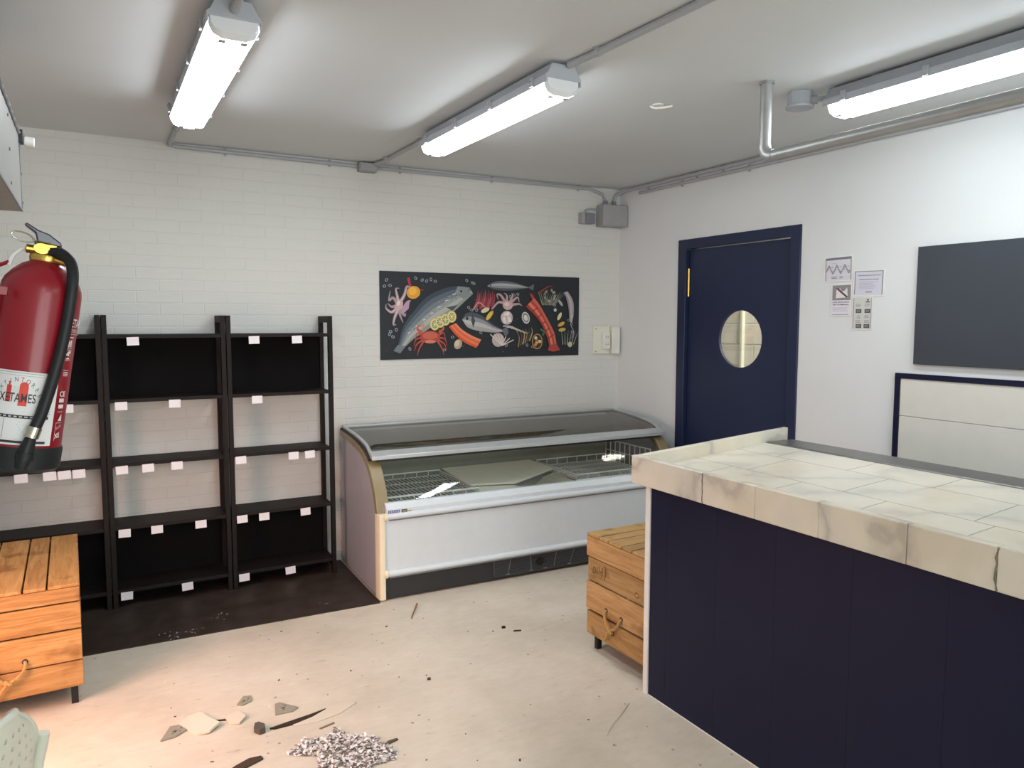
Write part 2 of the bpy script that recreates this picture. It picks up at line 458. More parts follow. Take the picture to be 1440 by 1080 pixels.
wn = bpy.data.objects.new('rear_fill_window', None); COL.objects.link(wn); wn.location = (1.3, -3.25, .4); struct(wn, 'added window behind the viewer, opening for the fill light', 'window')
b = MB(); b.box((-.2, -3.28, .4), (-.15, -3.22, 2.3)); b.box((2.75, -3.28, .4), (2.8, -3.22, 2.3)); b.box((-.15, -3.28, .4), (2.75, -3.22, .45)); b.box((-.15, -3.28, 2.25), (2.75, -3.22, 2.3)); b.box((1.275, -3.28, .45), (1.325, -3.22, 2.25))
b.build('fill_window_frame', M['navy'], wn)
b = MB(); b.box((-.15, -3.252, .45), (1.275, -3.248, 2.25)); b.box((1.325, -3.252, .45), (2.75, -3.248, 2.25)); b.build('window_pane', M['glass_pane'], wn)
# room behind the round window
b = MB(); b.box((4.62, 2.2, 0), (4.72, 5.4, CEIL)); struct(b.build('wall_storeroom', M['backroom']))
b = MB(); b.box((4.59, 4.41, 0), (4.62, 4.43, CEIL)); struct(b.build('trim_1', M['ivory']))
b = MB(); b.box((XR+.12, 2.1, 0), (4.72, 2.2, CEIL)); b.box((XR+.12, 5.4, 0), (4.72, 5.5, CEIL)); struct(b.build('wall_storeroom_end', M['wall']))

# dark floor strip under the shelves
b = MB(); b.prism([(XL, 3.915, 0), (1.333, 3.862, 0), (1.353, YB, 0), (XL, YB, 0)], (0, 0, .004))
o = b.build('floor_covering', M['vinyl']); tag(o, 'dark brown floor strip under the black ladder shelves', 'floor covering')

# door_1: frame, leaf with round window
d = bpy.data.objects.new('door_1', None); COL.objects.link(d); d.location = (XR, 3.51, 0); struct(d, 'navy swing door with a round window in the white side wall', 'door')
b = MB()
b.box((XR-.012, 3.945, 0), (XR+.12, 4.022, 2.10)); b.box((XR-.012, 2.995, 0), (XR+.12, 3.065, 2.10)); b.box((XR-.012, 3.065, 2.035), (XR+.12, 3.945, 2.10))
b.box((XR+.046, 3.93, 0), (XR+.07, 3.945, 2.035)); b.box((XR+.046, 3.065, 0), (XR+.07, 3.08, 2.035))
b.build('door_frame', M['navydoor'], d, bevel=.003)
def leaf_with_hole(x0, x1, y0, y1, z0, z1, cy, cz, r, n=64):
    b = MB(); rings = {}
    ang = sorted([2*math.pi*k/n for k in range(n)]+[math.atan2(z-cz, y-cy) % (2*math.pi) for y in (y0, y1) for z in (z0, z1)])
    for x in (x0, x1):
        inn, out = [], []
        for a in ang:
            c, s_ = math.cos(a), math.sin(a)
            ts = []
            if abs(c) > 1e-9: ts.append(((y1 if c > 0 else y0)-cy)/c)
            if abs(s_) > 1e-9: ts.append(((z1 if s_ > 0 else z0)-cz)/s_)
            t = min(ts)
            inn.append(b.bm.verts.new((x, cy+r*c, cz+r*s_))); out.append(b.bm.verts.new((x, cy+t*c, cz+t*s_)))
        rings[x] = (inn, out)
    m = len(ang)
    for i in range(m):
        j = (i+1) % m
        for x in (x0, x1): b.face([rings[x][0][i], rings[x][1][i], rings[x][1][j], rings[x][0][j]])
        for w in (0, 1): b.face([rings[x0][w][i], rings[x0][w][j], rings[x1][w][j], rings[x1][w][i]])
    return b
leaf_with_hole(XR+.02, XR+.040, 3.07, 3.94, .012, 2.03, 3.468, 1.434, .181).build('door_leaf', M['navydoor'], d)
b = MB(); b.tube([(XR+.0405, 3.468, 1.434), (XR+.0445, 3.468, 1.434)], .190, 48); b.build('window_pane', M['glass_pane'], d)
b = MB(); b.tube([(XR+.012, 3.938, 1.715), (XR+.012, 3.938, 1.903)], .0065, 10)
for z in (1.76, 1.81, 1.86): b.tube([(XR+.012, 3.938, z), (XR+.012, 3.938, z+.004)], .0085, 10)
b.build('hinge', M['brass'], d)

# ================================================================== LAMPS
def lamp(x, y0, y1, label, group='fluorescent batten lamps', wr=.155):
    t = thing('ceiling_lamp', label, 'lamp', (x, (y0+y1)/2, CEIL), 0, group)
    h = wr/2
    prof = [(-h-.004, 2.452), (-h-.004, 2.482), (-h*.92, 2.490), (-h*.66, 2.527), (h*.66, 2.527), (h*.92, 2.490), (h+.004, 2.482), (h+.004, 2.452), (h*.985, 2.452), (h*.985, 2.470), (-h*.985, 2.470), (-h*.985, 2.452)]
    b = MB(); b.prism([(x+a, y0, z) for a, z in prof], (0, y1-y0, 0))
    for yy in (y0+.2, y1-.2): b.box((x-.03, yy-.015, 2.525), (x+.03, yy+.015, CEIL))
    b.build('housing', M['lamp_grey'], t, bevel=.003)
    dp = [(-h*.97, 2.470), (-h*.95, 2.445), (-h*.80, 2.424), (-h*.45, 2.412), (h*.45, 2.412), (h*.80, 2.424), (h*.95, 2.445), (h*.97, 2.470)]
    b = MB(); b.prism([(x+a, y0+.022, z) for a, z in dp], (0, y1-y0-.044, 0), True); b.build('diffuser', M['emit'], t)
    for ya, yb in ((y0+.004, y0+.022), (y1-.022, y1-.004)):
        b = MB(); out = ya if ya < (y0+y1)/2 else yb; inn = yb if out == ya else ya
        A = [(x+a, inn, z) for a, z in dp]; B = [(x+a*.93, out, 2.47-(2.47-z)*.72) for a, z in dp]
        va = [b.bm.verts.new(p) for p in A]; vb = [b.bm.verts.new(p) for p in B]; n = len(va)
        b.face(va); b.face(vb[::-1])
        for i in range(n): b.face([va[i], vb[i], vb[(i+1) % n], va[(i+1) % n]])
        b.build('lens_end', M['lens_clear'], t)
        sg = 1 if out < inn else -1
        for q in (-.42, .42):
            b = MB(); b.box((x+q*h-.010, inn+sg*.006, 2.4105), (x+q*h+.010, inn+sg*.034, 2.4135)); b.build('tube_socket', M['lamp_grey'], t)
    for k in range(4):
        yy = y0+.10+(y1-y0-.20)*k/3
        for sgn in (-1, 1):
            b = MB(); xx = x+sgn*(h+.007)
            b.box((xx-.005, yy-.011, 2.455), (xx+.005, yy+.011, 2.492)); b.box((xx-.008, yy-.007, 2.476), (xx+.008, yy+.007, 2.486))
            b.build('clip', M['grey_plastic'], t)
    return t
lamp(.424, 2.505, 3.78, 'glowing twin-tube ceiling lamp on the left, above the shelves')
lamp(1.622, 2.50, 3.76, 'glowing twin-tube ceiling lamp in the middle, pointing at the seafood poster')
lamp(2.825, .96, 2.215, 'glowing twin-tube ceiling lamp at the right, above the marble counter', wr=.165)
# unseen lamps added behind the photographer to brighten surfaces facing the viewer
lamp(.424, -1.9, -.6, 'added unseen ceiling lamp behind the viewer on the left side')
lamp(2.6, -1.9, -.6, 'added unseen ceiling lamp behind the viewer on the right side')

# ================================================================== CONDUITS, PIPE, BOXES
def conduit(label, path, r, clips, normal, group='grey electrical conduits'):
    t = thing('electrical_conduit', label, 'conduit', path[0], 0, group)
    MB().tube(path, r, 10).build('tube', M['grey_plastic'], t)
    for c in clips:
        b = MB(); c = Vector(c[:3]) if len(c) == 3 else Vector(c)
        seg = min(range(len(path)-1), key=lambda i: (Vector(path[i])+Vector(path[i+1])-2*c).length)
        dv = (Vector(path[seg+1])-Vector(path[seg])).normalized()
        b.tube([c-dv*.008, c+dv*.008], r*1.28, 10); s_ = dv.cross(Vector(normal)).normalized(); n_ = Vector(normal)
        q = c-n_*r
        b.hexa([q-dv*.007-s_*.022, q+dv*.007-s_*.022, q+dv*.007+s_*.022, q-dv*.007+s_*.022] +
               [p+n_*.006 for p in (q-dv*.007-s_*.022, q+dv*.007-s_*.022, q+dv*.007+s_*.022, q-dv*.007+s_*.022)])
        b.build('clip', M['grey_plastic'], t)
    return t
rc = .012
conduit('grey conduit along the top of the back wall, left of the small square junction box',
        [(.424, 3.80, 2.526), (.424, 4.64, 2.526), (.428, 4.672, 2.522), (.46, 4.686, 2.518), (1.50, 4.686, 2.514)], rc,
        [(.424, 4.30, 2.526), (.72, 4.686, 2.517), (1.33, 4.686, 2.515)], (0, -1, 0))
conduit('grey conduit along the top of the back wall, between the small and large junction boxes',
        [(1.625, 4.686, 2.514), (3.28, 4.686, 2.522), (3.40, 4.686, 2.49), (3.42, 4.686, 2.447)], rc,
        [(1.79, 4.686, 2.515), (2.46, 4.686, 2.518), (3.18, 4.686, 2.521)], (0, -1, 0))
conduit('grey conduit on the ceiling from the small junction box to the middle lamp',
        [(1.60, 4.63, 2.526), (1.622, 4.52, 2.526), (1.622, 3.78, 2.526)], rc, [(1.61, 4.45, 2.526), (1.622, 3.92, 2.526)], (0, 0, -1))
conduit('grey conduit on the ceiling running from the middle lamp toward the viewer',
        [(1.64, 2.49, 2.525), (1.655, 2.35, 2.525), (1.672, 2.0, 2.525), (1.69, 1.55, 2.525), (1.70, -3.15, 2.525)], .0135, [(1.655, 2.32, 2.525), (1.69, 1.5, 2.525)], (0, 0, -1))
conduit('second grey conduit on the right wall, just below the upper one above the navy door',
        [(3.556, 4.45, 2.482), (3.556, 2.6, 2.484), (3.556, -3.1, 2.484)], rc, [(3.556, 4.0, 2.4825), (3.556, 3.4, 2.483)], (-1, 0, 0))
conduit('upper grey conduit along the top of the right wall above the navy door',
        [(3.50, 4.686, 2.447), (3.51, 4.675, 2.49), (3.545, 4.60, 2.518), (3.556, 4.45, 2.52), (3.556, 2.6, 2.522), (3.556, -3.1, 2.522)], rc,
        [(3.556, 4.36, 2.52), (3.556, 3.86, 2.52), (3.556, 3.62, 2.521), (3.556, 2.9, 2.522)], (-1, 0, 0))
t = thing('electrical_conduit', 'thick grey conduit stub running toward the viewer from the left lamp', 'conduit', (.43, 2.5, 2.52), 0, 'grey electrical conduits')
MB().tube([(.424, 2.503, 2.497), (.424, 2.44, 2.50), (.424, 2.36, 2.519), (.424, 2.0, 2.52), (.424, -.58, 2.52)], .0145, 10).build('tube', M['grey_plastic'], t)
b = MB(); b.tube([(.424, 2.39, 2.512), (.424, 2.34, 2.519)], .0185, 10); b.build('coupling', M['grey_plastic'], t)

def jbox(name, label, a, c, mat, lid=None, glands=()):
    t = thing(name, label, 'junction box', ((a[0]+c[0])/2, c[1], a[2]), 0)
    b = MB(); b.box(a, (c[0], c[1], c[2])); b.build('body', mat, t, bevel=.006)
    b = MB(); b.box((a[0]+.004, a[1]-.008, a[2]+.004), (c[0]-.004, a[1]+.001, c[2]-.004)); b.build('lid', mat, t, bevel=.004)
    for g in glands:
        b = MB(); b.tube([g, (g[0], g[1], g[2]+.035)], .017, 12); b.build('cable_gland', M['dark_grey'], t)
    return t
jbox('junction_box', 'small square grey junction box below the ceiling in line with the middle lamp', (1.505, 4.64, 2.478), (1.62, YB+.0004, 2.535), M['box_grey'])
jbox('junction_box', 'large grey junction box in the room corner above the wall sockets', (3.345, 4.60, 2.25), (3.566, YB+.0004, 2.41), M['box_grey'], glands=((3.42, 4.682, 2.411), (3.50, 4.682, 2.411)))
t = thing('wall_box', 'tiny dark grey wall box left of the large corner junction box', 'wall box', (3.23, YB, 2.25))
b = MB(); b.box((3.185, 4.645, 2.262), (3.292, YB+.0004, 2.343)); b.build('body', M['box_grey'], t, bevel=.005)
b = MB(); b.box((3.212, 4.634, 2.262), (3.294, 4.646, 2.338)); b.build('lid', M['dark_grey'], t, bevel=.004)
MB().tube(spline([(3.235, 4.686, 2.342), (3.245, 4.686, 2.365), (3.28, 4.686, 2.376), (3.35, 4.686, 2.376)]), .007, 8).build('cable', M['grey_plastic'], t)
# lamp connection box
t = thing('junction_box', 'grey ceiling connection box at the end of the right lamp', 'junction box', (2.73, 2.33, CEIL))
b = MB(); b.tube([(2.735, 2.33, 2.539), (2.735, 2.33, 2.478)], .052, 8); b.tube([(2.735, 2.33, 2.482), (2.735, 2.33, 2.470)], .06, 16); b.build('body', M['lamp_grey'], t, bevel=.003)
MB().tube([(2.76, 2.285, 2.50), (2.79, 2.24, 2.50), (2.81, 2.21, 2.50)], .012, 10).build('conduit', M['lamp_grey'], t)
b = MB(); b.tube([(2.757, 2.295, 2.50), (2.772, 2.27, 2.50)], .019, 10); b.build('cable_gland', M['grey_plastic'], t)
# metal pipe dropping from the ceiling
t = thing('metal_pipe', 'shiny metal pipe dropping from the ceiling and turning along the right wall', 'pipe', (2.497, 2.30, CEIL))
px, py, pz = 2.497, 2.30, 2.232
MB().tube([(px, py, CEIL-.001), (px, py, pz+.045)], .024, 20).build('drop_pipe', M['pipe'], t)
el = [(px, py, pz+.05)]+[(px, py-.045+.045*math.cos(a), pz+.045-.045*math.sin(a)) for a in [k*math.pi/16 for k in range(1, 9)]]+[(px, py-.05, pz)]
MB().tube(el, .0262, 20).build('elbow', M['pipe'], t)
MB().tube([(px, py-.045, pz), (px, -3.19, pz)], .024, 20).build('run_pipe', M['pipe'], t)
MB().tube([(px, py, CEIL-.001), (px, py, CEIL-.010)], .031, 20).build('ceiling_collar', M['pipe'], t)
# little fitting on the ceiling
t = thing('ceiling_fitting', 'small white fitting flat on the ceiling between middle lamp and metal pipe', 'fitting', (2.32, 2.78, CEIL))
b = MB(); b.tube([(2.32, 2.78, CEIL), (2.32, 2.78, CEIL-.006)], .026, 16); b.build('rosette', M['whitetrim'], t)
b = MB(); b.tube(spline([(2.29, 2.80, CEIL-.006), (2.31, 2.79, CEIL-.014), (2.34, 2.775, CEIL-.012), (2.38, 2.75, CEIL-.005)]), .006, 8); b.build('hook', M['whitetrim'], t)

# sockets
t = thing('wall_socket', 'ivory socket and switch plate beside the seafood poster', 'socket', (3.40, YB, 1.30))
b = MB(); b.box((3.325, 4.684, 1.297), (3.475, YB+.0004, 1.505)); b.build('back_plate', M['ivory'], t, bevel=.003)
b = MB(); b.box((3.395, 4.655, 1.335), (3.462, 4.685, 1.462)); b.build('socket_body', M['whitetrim'], t, bevel=.003)
for z in (1.37, 1.425):
    b = MB(); b.tube([(3.429, 4.6555, z), (3.429, 4.6515, z)], .021, 20); b.build('outlet', M['ivory'], t)
    b = MB()
    for q in (-.009, .009): b.tube([(3.429+q, 4.652, z), (3.429+q, 4.6505, z)], .0042, 8)
    b.build('pin_hole', M['dark_grey'], t)
b = MB()
for xx, zz in ((3.345, 1.315), (3.345, 1.487)): b.tube([(xx, 4.685, zz), (xx, 4.682, zz)], .005, 8)
b.build('screw', M['dark_grey'], t)
t = thing('light_switch', 'narrow ivory triple switch strip at the room corner by the socket', 'switch', (3.51, YB, 1.30))
b = MB(); b.box((3.478, 4.655, 1.297), (3.552, YB+.0004, 1.503)); b.build('switch_box', M['ivory'], t, bevel=.003)
for k in range(3):
    b = MB(); z = 1.305+k*.065; b.hexa([(3.488, 4.655, z), (3.542, 4.655, z), (3.542, 4.656, z), (3.488, 4.656, z), (3.488, 4.650, z+.058), (3.542, 4.650, z+.058), (3.542, 4.656, z+.058), (3.488, 4.656, z+.058)])
    b.build('rocker', M['whitetrim'], t, bevel=.001)

# grey shutter housing over the street doorway
t = thing('shutter_housing', 'grey sheet metal housing high on the left above the extinguisher', 'housing', (-.4, 2.6, 1.93))
b = MB(); b.box((XL-.0005, 2.0, 1.93), (-.193, 3.2, 2.195)); b.build('casing', M['hood'], t, bevel=.002)
pts = [(-.19, 2.0+i*.02, 2.197+.003*math.sin(i*1.3)) for i in range(61)]
MB().tube(pts, .0055, 6).build('edge_bead', M['dark_grey'], t)
b = MB(); b.box((-.1935, 2.0, 1.93), (-.1905, 3.2, 1.938)); b.box((-.1935, 3.188, 1.93), (-.1905, 3.2, 2.195)); b.build('edge_trim', M['dark_grey'], t)
b = MB()
for y in (2.3, 2.75, 3.194):
    for z in (1.96, 2.06, 2.16): b.tube([(-.191, y, z), (-.188, y, z)], .005, 8)
b.build('rivets', M['dark_grey'], t)
b = MB(); b.box((-.205, 3.185, 2.165), (-.178, 3.222, 2.212)); b.build('bracket', M['fz_black'], t, bevel=.003)
b = MB(); b.tube([(-.178, 3.205, 2.176), (-.146, 3.205, 2.174)], .017, 16); b.build('end_plug', M['whitetrim'], t, bevel=.003)

# ================================================================== SHELVES
def shelf_unit(x0, x1, label):
    yF, yB = 4.458, 4.690
    t = thing('ladder_shelf', label, 'shelf', ((x0+x1)/2, 4.58, .004), 0, 'ladder shelves on the back wall')
    pw = .024
    for xa in (x0, x1-pw):
        b = MB()
        b.box((xa, yF, .004), (xa+pw, yF+.032, 1.575)); b.box((xa, yB-.032, .004), (xa+pw, yB, 1.575))
        b.box((xa, yF+.032, 1.535), (xa+pw, yB-.032, 1.575)); b.box((xa, yF+.032, .05), (xa+pw, yB-.032, .09))
        b.build('side_frame', M['black_wood'], t, bevel=.0015)
    for z in (1.452, 1.112, .770, .427, .083):
        b = MB(); b.box((x0+pw, yF+.002, z), (x1-pw, yB-.004, z+.020)); b.build('shelf', M['black_wood'], t, bevel=.0015)
    for z0, z1 in ((1.132, 1.452), (.103, .427)):
        b = MB(); b.box((x0+pw, yB-.016, z0), (x1-pw, yB-.006, z1)); b.build('back_panel', M['black_panel'], t)
    b = MB(); b.box((x0+pw, yB-.03, .005), (x1-pw, yB-.02, .083)); b.build('plinth', M['black_panel'], t)
    return t
units = [(-.563, .044, 'black ladder shelf at the far left, partly hidden behind extinguisher and crate'),
         (.050, .657, 'black ladder shelf in the middle of the row of three'),
         (.662, 1.262, 'black ladder shelf nearest the chest freezer')]
for u in units: shelf_unit(*u)
ordn = {1: 'top', 2: 'second', 3: 'middle', 4: 'fourth', 5: 'bottom'}
zc = {1: 1.437, 2: 1.095, 3: .753, 4: .410, 5: .066}
cards = {
 'right-hand': [(1, .811), (1, 1.052), (2, .819), (3, .721), (3, 1.017), (3, 1.113), (4, .719), (4, .841), (4, 1.08), (5, .721), (5, .984)],
 'middle': [(1, .194), (2, .126), (2, .386), (3, .117), (3, .243), (3, .386), (4, .117), (4, .275), (4, .498), (5, .116), (5, .418)],
 'left-hand': [(2, -.121), (3, -.334), (3, -.211), (3, -.146), (3, -.081)]}
cardmesh = None
for unit, lst in cards.items():
    for s_ in range(1, 6):
        xs = [x for q, x in lst if q == s_]
        for i, x in enumerate(xs):
            n = len(xs)
            pos = {1: 'the only one', 2: ('left of the two', 'right of the two')[i] if n == 2 else '', 3: ('leftmost', 'middle', 'rightmost')[i]+' of three' if n == 3 else '',
                   4: ('first', 'second', 'third', 'fourth')[i]+' from the left' if n == 4 else ''}[n]
            if cardmesh is None:
                b = MB(); b.prism([(-.029, 0, -.022), (.029, 0, -.022), (.029, 0, .022), (-.029, 0, .022)], (0, -.0016, 0))
                o = b.build('price_card', M['card']); cardmesh = o.data
            else:
                o = bpy.data.objects.new('price_card', cardmesh); COL.objects.link(o)
            o.location = (x, 4.4606, zc[s_]); o.rotation_euler = (0, R_(random.uniform(-2.5, 1.5)), 0)
            tag(o, 'blank white price card, %s shelf of %s ladder unit, %s' % (ordn[s_], unit, pos), 'price card', 'blank white price cards')

# ================================================================== SEAFOOD POSTER
PX0, PX1, PZ0, PZ1 = 1.642, 3.192, 1.292, 1.868
PW, PH = PX1-PX0, PZ1-PZ0
b = MB().col('#20252a'); b.box((PX0, 4.690, PZ0), (PX1, YB-.001, PZ1))
A = Art(b, lambda u, v, h: Vector((PX0+u*PW, 4.690-h, PZ1-v*PH)), .00008)
asp = PW/PH
def U(pts): return pts
def ellp(cu, cv, a, bb, c, rot=0, n=18):   # ellipse in poster-height units
    cs, sn = math.cos(R_(rot)), math.sin(R_(rot))
    A.poly([(cu+(a*math.cos(t)*cs-bb*math.sin(t)*sn)/asp, cv+(a*math.cos(t)*sn+bb*math.sin(t)*cs)) for t in [2*math.pi*k/n for k in range(n)]], c)
def stk(pts, w, c, taper=False):   # stroke with width in poster-height units
    P = [(u*asp, v) for u, v in pts]
    f0 = A.f; A.f = lambda u, v, h: f0(u/asp, v, h); A.stroke(P, w, c, taper, 5); A.f = f0
def fish(top, bot, cols, eye=None):
    """fish body between a back line and a belly line, in four long colour bands"""
    T = spline([(u, v, 0) for u, v in top], 6); B = spline([(u, v, 0) for u, v in bot], 6)
    k = len(cols)
    for j, c in enumerate(cols):
        a0, a1 = j/k, (j+1)/k
        for i in range(len(T)-1):
            q = lambda i, a: (T[i].x+(B[i].x-T[i].x)*a, T[i].y+(B[i].y-T[i].y)*a)
            A.mb.col(c); A.mb.face([A.f(*p, A.h) for p in (q(i, a0), q(i+1, a0), q(i+1, a1), q(i, a1))])
    A.h += A.st*.1
# rings, herbs and crumbs scattered on the slate
rnd = random.Random(3)
for (cu, cv) in [(.03,.10),(.045,.16),(.02,.17),(.045,.68),(.055,.74),(.04,.71),(.07,.66),(.16,.07),(.19,.09),(.21,.10),(.23,.08),(.25,.10),(.41,.40),(.425,.43),(.44,.41),(.45,.43),
                 (.10,.80),(.13,.88),(.29,.90),(.47,.70),(.36,.82),(.62,.26),(.64,.24),(.66,.23),(.60,.86),(.57,.80),(.71,.86),(.86,.36),(.94,.55),(.955,.60),(.96,.70),(.87,.30),(.74,.88),(.40,.08),(.33,.75)]:
    ellp(cu, cv, .017, .021, '#9a9ba0', rnd.uniform(0, 180), 10); A.up(); ellp(cu, cv, .010, .013, '#2a2f34', 0, 10); A.up()
for _ in range(70):
    cu, cv = rnd.uniform(.02, .98), rnd.uniform(.08, .95)
    ellp(cu, cv, rnd.uniform(.004, .010), .005, rnd.choice(['#55585c', '#3e4a3c', '#6f7070', '#5b3a3a']), rnd.uniform(0, 180), 6)
A.up()
# octopus, upper left
for pts in ([(.11,.37),(.15,.27),(.17,.17),(.20,.20),(.19,.28)], [(.11,.37),(.10,.28),(.09,.20),(.115,.19)], [(.11,.38),(.07,.30),(.04,.33),(.05,.22)], [(.11,.38),(.06,.40),(.03,.36)],
            [(.11,.40),(.06,.46),(.02,.42),(.02,.37)], [(.11,.41),(.08,.52),(.07,.60),(.09,.60)], [(.11,.41),(.12,.50),(.14,.58)], [(.12,.40),(.17,.42),(.18,.34),(.20,.33)], [(.11,.40),(.15,.50),(.16,.47)]):
    stk([(.013+u*.62, v) for u, v in pts], .045, '#a58f95', True)
A.up()
for pts in ([(.11,.37),(.15,.27),(.17,.17)], [(.11,.38),(.06,.46),(.02,.42)], [(.11,.41),(.08,.52),(.07,.60)], [(.11,.37),(.10,.28),(.09,.20)]):
    stk([(.013+u*.62, v) for u, v in pts], .018, '#d4bcbc', True)
ellp(.083, .38, .045, .065, '#c4a7a6', 20); A.up(); ellp(.08, .36, .02, .03, '#dcc8c4', 20)
ellp(.112, .40, .03, .085, '#b493a6', 30); A.up()
# chilli and yellow lemon
stk([(.125,.07),(.135,.16),(.165,.20),(.195,.205)], .035, '#a8323c', True); A.up()
ellp(.148, .235, .072, .085, '#d99a2e', 70); A.up(); ellp(.144, .22, .045, .05, '#e9b03f', 70); A.up()
# big salmon
fish([(.075,.83),(.10,.62),(.15,.44),(.21,.28),(.28,.19),(.35,.15),(.415,.165)], [(.11,.85),(.15,.76),(.20,.68),(.26,.58),(.33,.46),(.38,.35),(.43,.235)],
     ['#3b444f', '#55606b', '#6f777c', '#8f9492', '#a8a9a3', '#8b8f88'])
A.up(); A.poly([(.075,.83),(.055,.90),(.085,.93),(.11,.85)], '#6d767a'); A.poly([(.355,.15),(.415,.165),(.40,.21),(.43,.235),(.385,.30),(.34,.24)], '#7e8484')
A.poly([(.30,.40),(.355,.37),(.33,.44)], '#454d50'); ellp(.372, .21, .014, .014, '#22272b'); A.up()
for k in range(46):
    q = rnd.random(); cu = .12+.26*q; cv = .66-.47*q**.75+rnd.uniform(-.05, .10)*(1-.4*q)
    ellp(cu, cv, rnd.uniform(.005, .012), .004, rnd.choice(['#333b44', '#4a535c', '#b9bdb9', '#7d868b']), -50, 6)
A.up()
for k in range(7): stk([(.12+k*.035, .70-k*.075), (.13+k*.036, .69-k*.075)], .012, '#c3c6c2')
# crab
for sx in (-1, 1):
    for k, (du, dv) in enumerate(((.066, .0), (.072, .07), (.070, .13), (.058, .18))):
        stk([(.225+sx*.03, .74+k*.015), (.225+sx*du*.92, .70+dv), (.225+sx*du*1.08, .78+dv)], .026, '#b04b3c', True)
    stk([(.225+sx*.04, .70), (.225+sx*.062, .64), (.225+sx*.035, .60)], .04, '#b9553f', True); A.up()
    ellp(.225+sx*.036, .615, .022, .03, '#c08a72', sx*30)
A.up(); ellp(.223, .745, .125, .072, '#a94338'); A.up(); ellp(.223, .73, .095, .045, '#c05f4c'); ellp(.223, .80, .07, .02, '#cf8062'); A.up()
# lemon slices
for i, (cu, cv) in enumerate([(.245,.60),(.27,.57),(.295,.545),(.325,.51)]):
    ellp(cu, cv, .062, .07, '#c7b75e', 0, 20); A.up(); ellp(cu, cv, .052, .06, '#dcd8b4', 0, 20); A.up(); ellp(cu, cv, .042, .05, '#8f8a34' if i < 3 else '#a79a3c', 0, 16); A.up()
    for k in range(4):
        a = math.pi*k/4; stk([(cu-.04*math.cos(a)/asp, cv-.045*math.sin(a)), (cu+.04*math.cos(a)/asp, cv+.045*math.sin(a))], .006, '#d8d4b0')
    A.up()
# salmon fillet
fish([(.345,.585),(.375,.66),(.42,.73),(.47,.785)], [(.31,.625),(.345,.73),(.39,.82),(.445,.885)], ['#e08560', '#d9633f', '#e0764e', '#cf5236']); A.up()
# shell, bottom
ellp(.355, .835, .05, .062, '#b0a084', 30); A.up(); ellp(.350, .825, .03, .04, '#cdbfa4', 30); A.up()
# sea bream
fish([(.375,.54),(.395,.47),(.43,.46),(.475,.50),(.53,.60),(.575,.66)], [(.377,.55),(.40,.63),(.44,.67),(.49,.69),(.54,.70),(.58,.69)], ['#4b5058', '#8b8d92', '#b5b4b2', '#a09d9a'])
A.poly([(.575,.67),(.60,.62),(.61,.70),(.595,.76)], '#62666b'); A.up(); ellp(.40, .53, .016, .018, '#15181b'); A.poly([(.425,.47),(.44,.56),(.43,.64),(.42,.56)], '#3d4247'); A.up()
# red prawns
for k in range(10):
    a = k/9; stk([(.435+.010*k, .42-.02*(k % 3)), (.45+.0095*k, .30), (.455+.009*k, .19+.03*(k % 2))], .036, ('#8e3f46', '#a35058', '#7b343c')[k % 3], True)
A.up(); stk([(.43,.42),(.46,.34),(.50,.42)], .014, '#c98a88'); ellp(.43, .11, .035, .02, '#6f7d6a', 20); A.up()
# mussels
for cu, cv, rr, c in ((.49,.43,-20,'#cfc5a0'),(.515,.48,-45,'#c39a35'),(.51,.50,-50,'#d8b84a')):
    ellp(cu, cv, .060, .026, c, rr); A.up()
# silver fish along the top
fish([(.50,.135),(.54,.085),(.60,.075),(.66,.10),(.71,.14)], [(.505,.15),(.54,.18),(.60,.19),(.66,.175),(.715,.15)], ['#5c6266', '#a0a2a2', '#83888a', '#4d5356'])
A.poly([(.71,.145),(.745,.10),(.74,.18)], '#5d6265'); A.up(); ellp(.517, .135, .009, .009, '#14171a')
# pink octopus
for pts in ([(.60,.36),(.56,.33),(.53,.40),(.52,.42)], [(.60,.36),(.57,.25),(.55,.24),(.555,.30)], [(.60,.36),(.60,.25),(.585,.22)], [(.61,.36),(.63,.25),(.625,.22)], [(.61,.36),(.655,.27),(.665,.33)], [(.61,.37),(.66,.35),(.68,.37)]):
    stk(pts, .04, '#b29496', True)
ellp(.605, .37, .07, .055, '#c0a19e'); A.up(); ellp(.60, .355, .035, .025, '#d6bfba'); A.up()
# white shrimp cluster and shells
ellp(.60, .52, .085, .085, '#b5a7a6'); A.up()
for k in range(9): ellp(.60+.022*math.cos(k*1.4)*(.6+.1*k)/1.2, .52+.05*math.sin(k*1.4), .028, .022, ('#d8cccb', '#c8b4b4', '#e2d9d6')[k % 3], k*40)
A.up()
ellp(.70, .52, .055, .075, '#c9c6c0', -20); A.up(); ellp(.70, .52, .040, .058, '#57595c', -20); A.up(); ellp(.70, .52, .028, .042, '#d3d0ca', -20); A.up()
# big crayfish
fish([(.745,.27),(.775,.36),(.81,.50),(.855,.70),(.87,.86)], [(.70,.38),(.745,.48),(.785,.60),(.815,.76),(.83,.88)], ['#c0604c', '#b04034', '#cf7a62', '#9f362e'])
for k in range(5): stk([(.735+.022*k, .44+.085*k), (.765+.022*k, .39+.085*k)], .012, '#6d2a26')
A.poly([(.83,.86),(.82,.93),(.85,.95),(.89,.93),(.87,.85)], '#a04038'); A.up()
stk([(.74,.28),(.725,.22),(.745,.25)], .04, '#a33a36', True); stk([(.77,.21),(.82,.13),(.85,.12)], .03, '#7f3338', True); A.up()
# lemon wedges by it
for cu, cv, rr, c in ((.885,.50,-60,'#d9ca9a'),(.895,.60,-25,'#c79f3e'),(.90,.67,-8,'#b9a24e')):
    ellp(cu, cv, .055, .024, c, rr); A.up()
